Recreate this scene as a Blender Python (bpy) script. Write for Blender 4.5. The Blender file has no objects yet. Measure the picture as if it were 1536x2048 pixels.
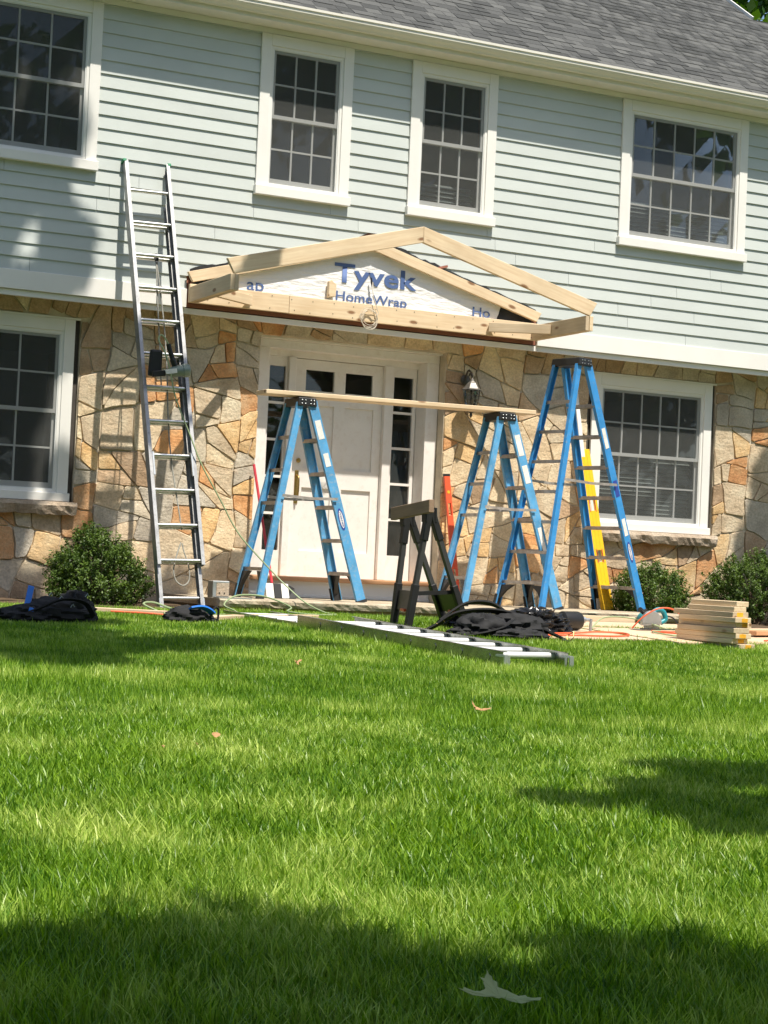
import bpy, bmesh, math, random
import numpy as np
from mathutils import Vector, Matrix, noise

random.seed(7)
sc = bpy.context.scene
COL = sc.collection

# ------------------------------------------------------------------ camera
cam_d = bpy.data.cameras.new('camera')
cam = bpy.data.objects.new('camera', cam_d)
COL.objects.link(cam)
cam_d.sensor_fit = 'VERTICAL'
cam_d.sensor_height = 36.0
cam_d.lens = 3700.0 / 2048.0 * 36.0
cam_d.clip_start = 0.05
cam_d.clip_end = 3000.0
YAW, PITCH, ROLL = [math.radians(a) for a in (26.296, 1.773, -2.578)]
FWD = Vector((math.sin(YAW) * math.cos(PITCH), math.cos(YAW) * math.cos(PITCH), math.sin(PITCH)))
_r = Vector((math.cos(YAW), -math.sin(YAW), 0.0))
_d = FWD.cross(_r)
RIGHT = math.cos(ROLL) * _r + math.sin(ROLL) * _d
DOWN = -math.sin(ROLL) * _r + math.cos(ROLL) * _d
CAM = Vector((-7.654, -15.5, 0.37))
M = Matrix((RIGHT, -DOWN, -FWD)).transposed().to_4x4()
M.translation = CAM
cam.matrix_world = M
sc.camera = cam

# ------------------------------------------------------------------ light
SUN = Vector((0.15, -1.0, 2.17)).normalized()
world = bpy.data.worlds.new('World')
sc.world = world
world.use_nodes = True
wn = world.node_tree.nodes
wl = world.node_tree.links
sky = wn.new('ShaderNodeTexSky')
sky.sky_type = 'NISHITA'
sky.sun_disc = False
sky.sun_elevation = math.asin(SUN.z)
sky.sun_rotation = math.atan2(SUN.x, SUN.y)
sky.altitude = 50
sky.dust_density = 1.5
wl.new(sky.outputs['Color'], wn['Background'].inputs['Color'])
wn['Background'].inputs['Strength'].default_value = 0.10
sun_d = bpy.data.lights.new('sun', 'SUN')
sun_d.energy = 4.4
sun_d.angle = math.radians(0.53)
sun_d.color = (1.0, 0.94, 0.84)
sun = bpy.data.objects.new('sun', sun_d)
COL.objects.link(sun)
sun.rotation_euler = (-SUN).to_track_quat('-Z', 'Y').to_euler()
vs = sc.view_settings
vs.view_transform = 'Standard'
vs.look = 'None'
vs.exposure = 0.72
vs.gamma = 1.0
vs.use_curve_mapping = False
sc.cycles.transparent_max_bounces = 16
sc.cycles.max_bounces = 8

# ------------------------------------------------------------------ helpers
ORG = {}


def org(o):
    return ORG.get(o.name, Vector((0, 0, 0))) if o else Vector((0, 0, 0))


def tag(o, label, cat, group=None):
    o['label'] = label
    o['category'] = cat
    if group:
        o['group'] = group
    return o


def thing(name, label, cat, loc=(0, 0, 0), group=None):
    o = bpy.data.objects.new(name, None)
    o.empty_display_size = 0.1
    COL.objects.link(o)
    o.location = loc
    ORG[o.name] = Vector(loc)
    return tag(o, label, cat, group)


def part(name, parent, label=None):
    o = bpy.data.objects.new(name, None)
    o.empty_display_size = 0.05
    COL.objects.link(o)
    o.parent = parent
    ORG[o.name] = org(parent)
    if label:
        o['label'] = label
    return o


def link_mesh(name, me, mat, parent=None, off=None):
    if mat is not None and not me.materials:
        me.materials.append(mat)
    o = bpy.data.objects.new(name, me)
    COL.objects.link(o)
    if parent is not None:
        o.parent = parent
    ORG[o.name] = org(parent)
    if off is not None:
        o.location = off
    return o


class MB:
    def __init__(s):
        s.v = []
        s.f = []

    def add(s, vs_, fs_):
        n = len(s.v)
        s.v += [tuple(p) for p in vs_]
        s.f += [tuple(i + n for i in q) for q in fs_]
        return s

    def box(s, x0, x1, y0, y1, z0, z1):
        return s.hexa([(x0, y0, z0), (x1, y0, z0), (x1, y1, z0), (x0, y1, z0),
                       (x0, y0, z1), (x1, y0, z1), (x1, y1, z1), (x0, y1, z1)])

    def hexa(s, p):
        return s.add(p, [(0, 3, 2, 1), (4, 5, 6, 7), (0, 1, 5, 4), (1, 2, 6, 5), (2, 3, 7, 6), (3, 0, 4, 7)])

    def bar(s, p, q, w, h, up=(0, 0, 1), taper=1.0):
        p = Vector(p)
        q = Vector(q)
        d = (q - p).normalized()
        side = d.cross(Vector(up))
        if side.length < 1e-4:
            side = d.cross(Vector((1, 0, 0)))
        side.normalize()
        u = side.cross(d)
        a = side * w / 2
        b = u * h / 2
        t = taper
        return s.hexa([p - a - b, p + a - b, p + a + b, p - a + b,
                       q - a * t - b * t, q + a * t - b * t, q + a * t + b * t, q - a * t + b * t][0:8])

    def channel(s, p, q, w, h, wall, up=(0, 0, 1), flip=1):
        """C rail: web h tall (along up'), flanges w deep on side flip."""
        p = Vector(p)
        q = Vector(q)
        d = (q - p).normalized()
        side = d.cross(Vector(up)).normalized()
        u = side.cross(d)
        s.bar(p, q, wall, h, up)
        o = side * flip * (w / 2)
        for sg in (-1, 1):
            c = u * sg * (h / 2 - wall / 2)
            e = side * flip * wall / 2
            s.bar(p + o + c + e, q + o + c + e, w, wall * .98, up)
        return s

    def tube(s, pts, r, n=8, cap=True):
        pts = [Vector(p) for p in pts]
        m = len(pts)
        rs = r if isinstance(r, (list, tuple)) else [r] * m
        base = len(s.v)
        ref = None
        for i, p in enumerate(pts):
            d = (pts[min(i + 1, m - 1)] - pts[max(i - 1, 0)])
            if d.length < 1e-9:
                d = Vector((0, 0, 1))
            d.normalize()
            if ref is None:
                ref = d.orthogonal().normalized()
            else:
                ref = (ref - d * ref.dot(d))
                if ref.length < 1e-6:
                    ref = d.orthogonal()
                ref.normalize()
            b = d.cross(ref)
            for k in range(n):
                a = 2 * math.pi * k / n
                s.v.append(tuple(p + (ref * math.cos(a) + b * math.sin(a)) * rs[i]))
        for i in range(m - 1):
            for k in range(n):
                k2 = (k + 1) % n
                s.f.append((base + i * n + k, base + i * n + k2, base + (i + 1) * n + k2, base + (i + 1) * n + k))
        if cap:
            s.f.append(tuple(base + k for k in reversed(range(n))))
            s.f.append(tuple(base + (m - 1) * n + k for k in range(n)))
        return s

    def lathe(s, prof, c, n=16, axis=(0, 0, 1)):
        ax = Vector(axis).normalized()
        a = ax.orthogonal().normalized()
        b = ax.cross(a)
        c = Vector(c)
        base = len(s.v)
        for r, z in prof:
            for k in range(n):
                t = 2 * math.pi * k / n
                s.v.append(tuple(c + ax * z + (a * math.cos(t) + b * math.sin(t)) * r))
        for i in range(len(prof) - 1):
            for k in range(n):
                k2 = (k + 1) % n
                s.f.append((base + i * n + k, base + i * n + k2, base + (i + 1) * n + k2, base + (i + 1) * n + k))
        s.f.append(tuple(base + k for k in reversed(range(n))))
        s.f.append(tuple(base + (len(prof) - 1) * n + k for k in range(n)))
        return s

    def prism(s, poly, ext):
        """poly: list of 3-D points, ext: vector."""
        e = Vector(ext)
        n = len(poly)
        base = len(s.v)
        s.v += [tuple(Vector(p)) for p in poly] + [tuple(Vector(p) + e) for p in poly]
        s.f.append(tuple(base + i for i in range(n)))
        s.f.append(tuple(base + n + i for i in reversed(range(n))))
        for i in range(n):
            j = (i + 1) % n
            s.f.append((base + j, base + i, base + n + i, base + n + j))
        return s

    def sheet(s, x0, x1, z0, z1, holes, y0, y1):
        """upright slab (front y0, back y1) with rectangular holes (x0,x1,z0,z1)."""
        xs = sorted({x0, x1} | {min(max(h[i], x0), x1) for h in holes for i in (0, 1)})
        zs = sorted({z0, z1} | {min(max(h[i], z0), z1) for h in holes for i in (2, 3)})
        nx, nz = len(xs) - 1, len(zs) - 1

        def solid(i, k):
            if not (0 <= i < nx and 0 <= k < nz):
                return False
            cx, cz = (xs[i] + xs[i + 1]) / 2, (zs[k] + zs[k + 1]) / 2
            return not any(h[0] < cx < h[1] and h[2] < cz < h[3] for h in holes)
        for i in range(nx):
            for k in range(nz):
                if not solid(i, k):
                    continue
                a, b, c, d = xs[i], xs[i + 1], zs[k], zs[k + 1]
                s.add([(a, y0, c), (b, y0, c), (b, y0, d), (a, y0, d)], [(0, 1, 2, 3)])
                s.add([(a, y1, c), (b, y1, c), (b, y1, d), (a, y1, d)], [(3, 2, 1, 0)])
                if not solid(i - 1, k):
                    s.add([(a, y0, c), (a, y0, d), (a, y1, d), (a, y1, c)], [(0, 1, 2, 3)])
                if not solid(i + 1, k):
                    s.add([(b, y0, c), (b, y1, c), (b, y1, d), (b, y0, d)], [(0, 1, 2, 3)])
                if not solid(i, k - 1):
                    s.add([(a, y0, c), (a, y1, c), (b, y1, c), (b, y0, c)], [(0, 1, 2, 3)])
                if not solid(i, k + 1):
                    s.add([(a, y0, d), (b, y0, d), (b, y1, d), (a, y1, d)], [(0, 1, 2, 3)])
        return s

    def mesh(s, name, o=Vector((0, 0, 0)), smooth=False, fix=True):
        me = bpy.data.meshes.new(name)
        me.from_pydata([(p[0] - o.x, p[1] - o.y, p[2] - o.z) for p in s.v], [], s.f)
        if fix:
            bm = bmesh.new()
            bm.from_mesh(me)
            bmesh.ops.recalc_face_normals(bm, faces=bm.faces)
            bm.to_mesh(me)
            bm.free()
        me.update()
        if smooth:
            me.polygons.foreach_set('use_smooth', [True] * len(me.polygons))
            try:
                me.set_sharp_from_angle(angle=math.radians(45))
            except Exception:
                pass
        return me

    def build(s, name, mat, parent=None, smooth=False, bevel=0.0, label=None):
        o = link_mesh(name, s.mesh(name, org(parent), smooth), mat, parent)
        if bevel:
            m = o.modifiers.new('bevel', 'BEVEL')
            m.width = bevel
            m.segments = 2
            m.limit_method = 'ANGLE'
        if label:
            o['label'] = label
        return o


def board(name, p, q, w, h, mat, parent=None, up=(0, 0, 1), bevel=0.003, ends=(0.0, 0.0)):
    """timber with its grain along its own local x; ends: slant of the two end cuts."""
    p = Vector(p)
    q = Vector(q)
    d = (q - p)
    L = d.length
    d.normalize()
    side = d.cross(Vector(up)).normalized()
    u = side.cross(d)
    m = MB()
    e0, e1 = ends
    H = h / 2
    m.hexa([(-L / 2 - e0 * H, -w / 2, -H), (L / 2 - e1 * H, -w / 2, -H), (L / 2 - e1 * H, w / 2, -H), (-L / 2 - e0 * H, w / 2, -H),
            (-L / 2 + e0 * H, -w / 2, H), (L / 2 + e1 * H, -w / 2, H), (L / 2 + e1 * H, w / 2, H), (-L / 2 + e0 * H, w / 2, H)])
    me = m.mesh(name)
    me.materials.append(mat)
    o = bpy.data.objects.new(name, me)
    COL.objects.link(o)
    R = Matrix((d, -side, u)).transposed().to_4x4()
    R.translation = (p + q) / 2 - org(parent)
    if parent is not None:
        o.parent = parent
    o.matrix_basis = R
    ORG[o.name] = (p + q) / 2
    if bevel:
        b = o.modifiers.new('bevel', 'BEVEL')
        b.width = bevel
        b.segments = 1
    return o


def np_mesh(name, verts, faces, mat, parent=None, attr=None, smooth=False):
    me = bpy.data.meshes.new(name)
    nv, (nf, k) = len(verts), faces.shape
    o3 = np.array(org(parent), dtype=np.float32)
    me.vertices.add(nv)
    me.vertices.foreach_set('co', (np.asarray(verts, np.float32) - o3).ravel())
    me.loops.add(nf * k)
    me.loops.foreach_set('vertex_index', faces.astype(np.int32).ravel())
    me.polygons.add(nf)
    me.polygons.foreach_set('loop_start', np.arange(0, nf * k, k, dtype=np.int32))
    if attr is not None:
        a = me.attributes.new('var', 'FLOAT', 'POINT')
        a.data.foreach_set('value', np.asarray(attr, np.float32))
    me.update(calc_edges=True)
    if smooth:
        me.polygons.foreach_set('use_smooth', np.ones(nf, dtype=bool))
    me.validate()
    return link_mesh(name, me, mat, parent)


def text_obj(name, body, mat, parent, origin, xdir, ydir, height=None, width=None, depth=0.0008, bold=0.0):
    """flat lettering: fits the given width and cap height."""
    cu = bpy.data.curves.new(name, 'FONT')
    cu.body = body
    cu.size = 1.0
    cu.offset = bold
    cu.extrude = 0.0
    to = bpy.data.objects.new(name + '_tmp', cu)
    COL.objects.link(to)
    dg = bpy.context.evaluated_depsgraph_get()
    me = bpy.data.meshes.new_from_object(to.evaluated_get(dg))
    bpy.data.objects.remove(to)
    co = np.zeros(len(me.vertices) * 3)
    me.vertices.foreach_get('co', co)
    co = co.reshape(-1, 3)
    lo, hi = co.min(0), co.max(0)
    sy = height / (hi[1] - lo[1]) if height else None
    sx = width / (hi[0] - lo[0]) if width else sy
    sy = sy or sx
    X = np.array(Vector(xdir).normalized())
    Y = np.array(Vector(ydir).normalized())
    P = np.array(origin) + np.outer((co[:, 0] - lo[0]) * sx, X) + np.outer((co[:, 1] - lo[1]) * sy, Y) - np.array(org(parent))
    me.vertices.foreach_set('co', P.ravel())
    me.update()
    me.name = name
    me.materials.clear()
    return link_mesh(name, me, mat, parent)


# ------------------------------------------------------------------ materials
def new_mat(name):
    m = bpy.data.materials.new(name)
    m.use_nodes = True
    nt = m.node_tree
    return m, nt, nt.nodes['Principled BSDF']


def N(nt, kind, **kw):
    n = nt.nodes.new(kind)
    for k, v in kw.items():
        if k in n.inputs:
            n.inputs[k].default_value = v
        else:
            setattr(n, k, v)
    return n


def ramp(nt, fac, stops):
    r = nt.nodes.new('ShaderNodeValToRGB')
    el = r.color_ramp.elements
    while len(el) < len(stops):
        el.new(0.5)
    for e, (p, c) in zip(el, stops):
        e.position = p
        e.color = (*c, 1)
    nt.links.new(fac, r.inputs['Fac'])
    return r.outputs['Color']


def mixc(nt, fac, a, b, mode='MIX'):
    m = nt.nodes.new('ShaderNodeMix')
    m.data_type = 'RGBA'
    m.blend_type = mode
    for sock, val in ((m.inputs[0], fac), (m.inputs[6], a), (m.inputs[7], b)):
        if isinstance(val, bpy.types.NodeSocket):
            nt.links.new(val, sock)
        elif isinstance(val, tuple):
            sock.default_value = (*val, 1) if len(val) == 3 else val
        else:
            sock.default_value = val
    return m.outputs[2]


def coords(nt, scale=(1, 1, 1), rnd=0.0):
    t = nt.nodes.new('ShaderNodeTexCoord')
    mp = nt.nodes.new('ShaderNodeMapping')
    mp.inputs['Scale'].default_value = scale
    nt.links.new(t.outputs['Object'], mp.inputs['Vector'])
    if rnd:
        oi = nt.nodes.new('ShaderNodeObjectInfo')
        mu = nt.nodes.new('ShaderNodeVectorMath')
        mu.operation = 'SCALE'
        mu.inputs[0].default_value = (rnd, rnd * 1.7, rnd * .6)
        nt.links.new(oi.outputs['Random'], mu.inputs['Scale'])
        nt.links.new(mu.outputs[0], mp.inputs['Location'])
    return mp.outputs['Vector']


def noise_tex(nt, vec, scale, detail=4, rough=.55):
    n = nt.nodes.new('ShaderNodeTexNoise')
    n.inputs['Scale'].default_value = scale
    n.inputs['Detail'].default_value = detail
    n.inputs['Roughness'].default_value = rough
    nt.links.new(vec, n.inputs['Vector'])
    return n.outputs['Fac']


def bump(nt, bs, h, strength=.3, dist=.01):
    b = nt.nodes.new('ShaderNodeBump')
    b.inputs['Strength'].default_value = strength
    b.inputs['Distance'].default_value = dist
    nt.links.new(h, b.inputs['Height'])
    nt.links.new(b.outputs['Normal'], bs.inputs['Normal'])


def plain(name, col, rough=.6, metal=0.0, var=.12, scale=6.0, bmp=.1, spec=.5, dirt=None, coat=0.0):
    """paint-like material: slow tone drift, fine relief and optional dirt blotches."""
    m, nt, bs = new_mat(name)
    v = coords(nt, rnd=3.0)
    a = noise_tex(nt, v, scale, 5)
    lo = tuple(max(0, c * (1 - var)) for c in col)
    hi = tuple(min(1, c * (1 + var)) for c in col)
    c = ramp(nt, a, [(.3, lo), (.7, hi)])
    if dirt:
        f = noise_tex(nt, v, scale * 4.3, 6, .7)
        f = ramp(nt, f, [(.52, (0, 0, 0)), (.75, (1, 1, 1))])
        c = mixc(nt, f, c, dirt)
    nt.links.new(c, bs.inputs['Base Color'])
    bs.inputs['Roughness'].default_value = rough
    bs.inputs['Metallic'].default_value = metal
    bs.inputs['Specular IOR Level'].default_value = spec
    bs.inputs['Coat Weight'].default_value = coat
    if bmp:
        bump(nt, bs, noise_tex(nt, v, scale * 14, 4), bmp, .004)
    return m


def wood_mat(name, a, b, knots=True, rough=.65):
    m, nt, bs = new_mat(name)
    v = coords(nt, (1.2, 22, 22), rnd=9.0)
    g = noise_tex(nt, v, 2.2, 5, .6)
    c = ramp(nt, g, [(.28, a), (.7, b)])
    v3 = coords(nt, (1, 1, 1), rnd=5.0)
    c = mixc(nt, ramp(nt, noise_tex(nt, v3, 3.0, 3), [(.4, (0, 0, 0)), (.8, (.5, .5, .5))]), c, tuple(x * .72 for x in a))
    if knots:
        v2 = coords(nt, (3.2, 8, 8), rnd=7.0)
        vo = nt.nodes.new('ShaderNodeTexVoronoi')
        vo.inputs['Scale'].default_value = 1.0
        nt.links.new(v2, vo.inputs['Vector'])
        k = ramp(nt, vo.outputs['Distance'], [(.09, (1, 1, 1)), (.17, (0, 0, 0))])
        c = mixc(nt, k, c, (a[0] * .38, a[1] * .27, a[2] * .2))
    nt.links.new(c, bs.inputs['Base Color'])
    bs.inputs['Roughness'].default_value = rough
    bump(nt, bs, g, .12, .003)
    return m


def stone_mat(name, cols):
    m, nt, bs = new_mat(name)
    v = coords(nt, rnd=13.0)
    a = noise_tex(nt, v, 4.2, 6, .62)
    c = ramp(nt, a, [(.26, cols[0]), (.47, cols[1]), (.72, cols[2])])
    oi = nt.nodes.new('ShaderNodeObjectInfo')
    tint = ramp(nt, oi.outputs['Random'], [(0, (.84, .83, .82)), (.5, (1, 1, 1)), (1, (1.12, 1.08, 1.0))])
    c = mixc(nt, 1.0, c, tint, 'MULTIPLY')
    st = ramp(nt, noise_tex(nt, v, 9.0, 7, .72), [(.56, (0, 0, 0)), (.80, (.42, .42, .42))])
    c = mixc(nt, st, c, (.50, .27, .11))
    sp = ramp(nt, noise_tex(nt, v, 55, 3, .6), [(.38, (.82, .82, .82)), (.6, (1.05, 1.05, 1.05))])
    c = mixc(nt, 1.0, c, sp, 'MULTIPLY')
    nt.links.new(c, bs.inputs['Base Color'])
    bs.inputs['Roughness'].default_value = .88
    bs.inputs['Specular IOR Level'].default_value = .25
    vs_ = coords(nt, (1, 1, 2.4), rnd=4.0)
    h = mixc(nt, .45, noise_tex(nt, vs_, 9, 7, .65), noise_tex(nt, v, 42, 5, .6))
    bump(nt, bs, h, .7, .022)
    return m


MT = {}
MT['pine'] = wood_mat('pine_timber', (.66, .48, .29), (.80, .65, .44))
MT['pine_dull'] = wood_mat('pine_timber_weathered', (.50, .38, .24), (.62, .50, .34))
MT['scrap'] = wood_mat('scrap_wood_shade_brown', (.20, .13, .08), (.30, .20, .12))  # shade on the sawhorse top is put into this darker wood colour
MT['plywood'] = wood_mat('plywood', (.58, .41, .26), (.70, .53, .36), knots=False)
MT['cedar'] = wood_mat('cedar_threshold', (.50, .26, .12), (.60, .34, .18), knots=False)
MT['redwood'] = wood_mat('red_sheathing', (.28, .10, .06), (.34, .14, .09), knots=False)
MT['stone_t'] = stone_mat('tan_flagstone', [(0.477, 0.360, 0.234), (0.670, 0.531, 0.361), (0.805, 0.700, 0.509)])
MT['stone_g'] = stone_mat('grey_flagstone', [(0.372, 0.322, 0.257), (0.539, 0.473, 0.372), (0.699, 0.627, 0.510)])
MT['stone_o'] = stone_mat('rust_flagstone', [(0.473, 0.203, 0.085), (0.658, 0.348, 0.157), (0.737, 0.513, 0.302)])
MT['stone_y'] = stone_mat('golden_flagstone', [(0.551, 0.334, 0.143), (0.716, 0.484, 0.246), (0.799, 0.633, 0.388)])
MT['stone_b'] = stone_mat('brown_flagstone', [(0.317, 0.212, 0.127), (0.485, 0.336, 0.210), (0.639, 0.484, 0.330)])
MT['sill_stone'] = stone_mat('rough_sill_stone', [(0.286, 0.220, 0.165), (0.477, 0.378, 0.279), (0.599, 0.512, 0.402)])
MT['mortar'] = plain('mortar', (.58, .50, .38), .95, var=.25, scale=5, bmp=.5, spec=.1)
MT['concrete'] = stone_mat('stoop_slab', [(.30, .25, .18), (.40, .34, .25), (.47, .42, .33)])
MT['siding'] = plain('sage_siding_paint', (.530, .565, .538), .55, var=.06, scale=1.2, bmp=.06, spec=.35)
MT['white'] = plain('white_trim_paint', (.80, .78, .73), .5, var=.04, scale=2.5, bmp=.06, spec=.4)
MT['door_white'] = plain('primed_door_paint', (.78, .745, .70), .6, var=.05, scale=3.5, bmp=.08, dirt=(.70, .64, .58))
MT['vinyl'] = plain('white_sash_vinyl', (.74, .74, .71), .45, var=.03, bmp=.0)
MT['gutter'] = plain('gutter_aluminium_paint', (.76, .73, .64), .38, var=.05, scale=1.5, bmp=.03)
MT['gap_shade'] = plain('painted_gap_shade', (.07, .06, .05), .9, var=.3)  # near-black colour stands in for shade beside the lower windows
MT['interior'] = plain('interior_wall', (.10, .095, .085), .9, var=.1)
MT['blind'] = plain('blind_slat_white', (.72, .72, .68), .5, var=.02, bmp=0)
MT['black_paper'] = plain('black_felt_paper', (.025, .027, .03), .7, var=.4, scale=9, bmp=.4)
MT['blue_print'] = plain('blue_ink', (.075, .13, .30), .6, var=.06, bmp=0)
MT['fibreglass'] = plain('blue_fibreglass', (.035, .25, .58), .42, var=.16, scale=7, bmp=.08, spec=.5, dirt=(.16, .30, .46))
MT['fibreglass_worn'] = plain('worn_blue_fibreglass', (.085, .31, .55), .5, var=.22, scale=7, bmp=.1, dirt=(.30, .38, .44))
MT['black_plastic'] = plain('black_plastic', (.014, .0135, .013), .45, var=.25, bmp=.1)
MT['black_cloth'] = plain('black_nylon', (.0085, .0085, .009), .8, var=.4, scale=14, bmp=.5)
MT['black_bag'] = plain('black_polythene', (.012, .012, .013), .22, var=.3, scale=9, bmp=.25)
MT['alu'] = plain('ladder_aluminium', (.66, .66, .64), .34, 1.0, var=.12, scale=10, bmp=.12, dirt=(.40, .38, .34))
MT['alu_rail'] = plain('grey_rail_aluminium', (.40, .40, .395), .5, .8, var=.2, scale=8, bmp=.12, dirt=(.22, .21, .2))
MT['leg_tube'] = plain('grey_leg_tube', (.05, .05, .047), .45, .2, var=.15)
MT['alu_rung'] = plain('bright_rung_aluminium', (.78, .78, .77), .38, .35, var=.06, scale=10, bmp=.06)
MT['alu_step'] = plain('worn_step_aluminium', (.44, .40, .36), .55, .55, var=.25, scale=14, bmp=.25, dirt=(.26, .21, .17))
MT['alu_dark'] = plain('weathered_rail_aluminium', (.36, .37, .34), .24, 1.0, var=.2, scale=6, bmp=.15, dirt=(.20, .20, .18))
MT['steel'] = plain('galvanised_steel', (.50, .52, .52), .4, .8, var=.15, scale=9, bmp=.1)
MT['brass'] = plain('aged_brass', (.48, .33, .12), .35, 1.0, var=.25, scale=20)
MT['bronze'] = plain('dark_bronze', (.10, .09, .075), .4, .7, var=.3, scale=20)
MT['bronze_worn'] = plain('worn_bronze', (.15, .14, .125), .5, .5, var=.35, scale=16)
MT['green_tool'] = plain('grey_green_casting', (.20, .25, .21), .45, .3, var=.15)
MT['hose'] = plain('green_air_hose', (.29, .36, .19), .5, var=.12, bmp=.05)
MT['rope'] = plain('grey_rope', (.30, .29, .25), .9, var=.3, scale=40, bmp=.5)
MT['wire'] = plain('pale_wire', (.62, .56, .46), .6, var=.15)
MT['red'] = plain('red_paint', (.52, .035, .05), .4, var=.12)
MT['orange'] = plain('orange_red_level', (.74, .10, .035), .4, var=.08)
MT['cord'] = plain('orange_cord', (.72, .12, .04), .5, var=.1)
MT['yellow'] = plain('yellow_level_paint', (.80, .46, .008), .38, var=.07, scale=5, dirt=(.70, .38, .02))
MT['yellow_smudge'] = plain('yellow_paint_black_smears', (.74, .42, .01), .5, var=.1, scale=7, dirt=(.03, .025, .02))
MT['yellow_mark'] = plain('yellow_lumber_paint', (.78, .38, .02), .8, var=.18, scale=30)
MT['blue_cloth'] = plain('bright_blue_cloth', (.02, .17, .62), .5, var=.15)
MT['teal'] = plain('teal_tool_plastic', (.012, .24, .28), .4, var=.1)
MT['sticker'] = plain('white_sticker', (.74, .73, .68), .5, var=.12, scale=18, dirt=(.5, .48, .42))
MT['navy'] = plain('navy_sticker_ink', (.03, .06, .30), .5, var=.05, bmp=0)
MT['rubber'] = plain('black_rubber', (.02, .02, .02), .8, var=.3)
MT['bark'] = plain('bark', (.10, .075, .05), .95, var=.4, scale=8, bmp=.9)
MT['twig'] = plain('bush_twigs', (.12, .085, .05), .9, var=.3, scale=12, bmp=.4)
MT['cap_green'] = plain('green_end_cap', (.02, .22, .10), .5, var=.1)
MT['soil'] = plain('bed_soil', (.10, .07, .045), .95, var=.4, scale=9, bmp=.9, spec=.1)


def leaf_mat(name, a, b, trans=.35, rough=.45, spec=.5, use_attr=True, patch=None):
    m, nt, bs = new_mat(name)
    if use_attr:
        at = nt.nodes.new('ShaderNodeAttribute')
        at.attribute_name = 'var'
        f = at.outputs['Fac']
    else:
        f = noise_tex(nt, coords(nt, rnd=4.0), 20, 4)
    c = ramp(nt, f, [(0.0, a), (1.0, b)])
    if patch:
        v = coords(nt)
        p = ramp(nt, noise_tex(nt, v, 1.9, 6, .68), [(.44, (0, 0, 0)), (.64, (1, 1, 1))])
        c = mixc(nt, p, c, mixc(nt, f, patch[0], patch[1]))
    nt.links.new(c, bs.inputs['Base Color'])
    bs.inputs['Roughness'].default_value = rough
    bs.inputs['Specular IOR Level'].default_value = spec
    tr = nt.nodes.new('ShaderNodeBsdfTranslucent')
    hs = nt.nodes.new('ShaderNodeHueSaturation')
    hs.inputs['Saturation'].default_value = 1.15
    hs.inputs['Value'].default_value = 1.25
    nt.links.new(c, hs.inputs['Color'])
    nt.links.new(hs.outputs['Color'], tr.inputs['Color'])
    mx = nt.nodes.new('ShaderNodeMixShader')
    mx.inputs[0].default_value = trans
    nt.links.new(bs.outputs[0], mx.inputs[1])
    nt.links.new(tr.outputs[0], mx.inputs[2])
    nt.links.new(mx.outputs[0], nt.nodes['Material Output'].inputs['Surface'])
    return m


MT['grass'] = leaf_mat('lawn_grass', (.058, .165, .006), (.31, .50, .045), .36, .40, .40, patch=((.20, .37, .022), (.66, .75, .21)))  # yellowish patches, paled further to put sunlit spots and glints into the colour
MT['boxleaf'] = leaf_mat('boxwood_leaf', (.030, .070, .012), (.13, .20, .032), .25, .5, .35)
MT['treeleaf'] = leaf_mat('tree_leaf', (.035, .085, .012), (.085, .16, .025), .35, .4, .4)
MT['dryleaf'] = leaf_mat('dry_leaf', (.50, .26, .11), (.62, .40, .22), .2, .7, .2, use_attr=False)
MT['paleleaf'] = leaf_mat('pale_fallen_leaf', (.40, .48, .20), (.56, .62, .32), .25, .6, .3, use_attr=False)


def lawn_mat():
    m, nt, bs = new_mat('lawn_ground')
    v = coords(nt)
    c = ramp(nt, noise_tex(nt, v, 60, 6, .7), [(.3, (.030, .055, .008)), (.7, (.075, .135, .018))])
    c = mixc(nt, ramp(nt, noise_tex(nt, v, 2.0, 4), [(.4, (0, 0, 0)), (.8, (.6, .6, .6))]), c, (.09, .12, .03))
    nt.links.new(c, bs.inputs['Base Color'])
    bs.inputs['Roughness'].default_value = .9
    bump(nt, bs, noise_tex(nt, v, 90, 5, .7), .9, .03)
    return m


MT['lawn'] = lawn_mat()


def glass_mat():
    m, nt, bs = new_mat('window_glass')
    nt.nodes.remove(bs)
    tr = nt.nodes.new('ShaderNodeBsdfTransparent')
    tr.inputs['Color'].default_value = (.62, .66, .66, 1)
    gl = nt.nodes.new('ShaderNodeBsdfGlossy')
    gl.inputs['Roughness'].default_value = .015
    gl.inputs['Color'].default_value = (.9, .95, 1, 1)
    di = nt.nodes.new('ShaderNodeBsdfDiffuse')
    di.inputs['Color'].default_value = (.30, .29, .26, 1)
    fr = nt.nodes.new('ShaderNodeFresnel')
    fr.inputs['IOR'].default_value = 1.6
    v = coords(nt, rnd=2.0)
    dirt = ramp(nt, noise_tex(nt, v, 7, 6, .65), [(.35, (.025, .025, .025)), (.8, (.13, .13, .13))])
    m1 = nt.nodes.new('ShaderNodeMixShader')
    nt.links.new(fr.outputs[0], m1.inputs[0])
    nt.links.new(tr.outputs[0], m1.inputs[1])
    nt.links.new(gl.outputs[0], m1.inputs[2])
    m2 = nt.nodes.new('ShaderNodeMixShader')
    nt.links.new(dirt, m2.inputs[0])
    nt.links.new(m1.outputs[0], m2.inputs[1])
    nt.links.new(di.outputs[0], m2.inputs[2])
    b = nt.nodes.new('ShaderNodeBump')
    b.inputs['Strength'].default_value = .03
    b.inputs['Distance'].default_value = .02
    nt.links.new(noise_tex(nt, v, 2.2, 2), b.inputs['Height'])
    nt.links.new(b.outputs[0], gl.inputs['Normal'])
    nt.links.new(m2.outputs[0], nt.nodes['Material Output'].inputs['Surface'])
    return m


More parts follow.
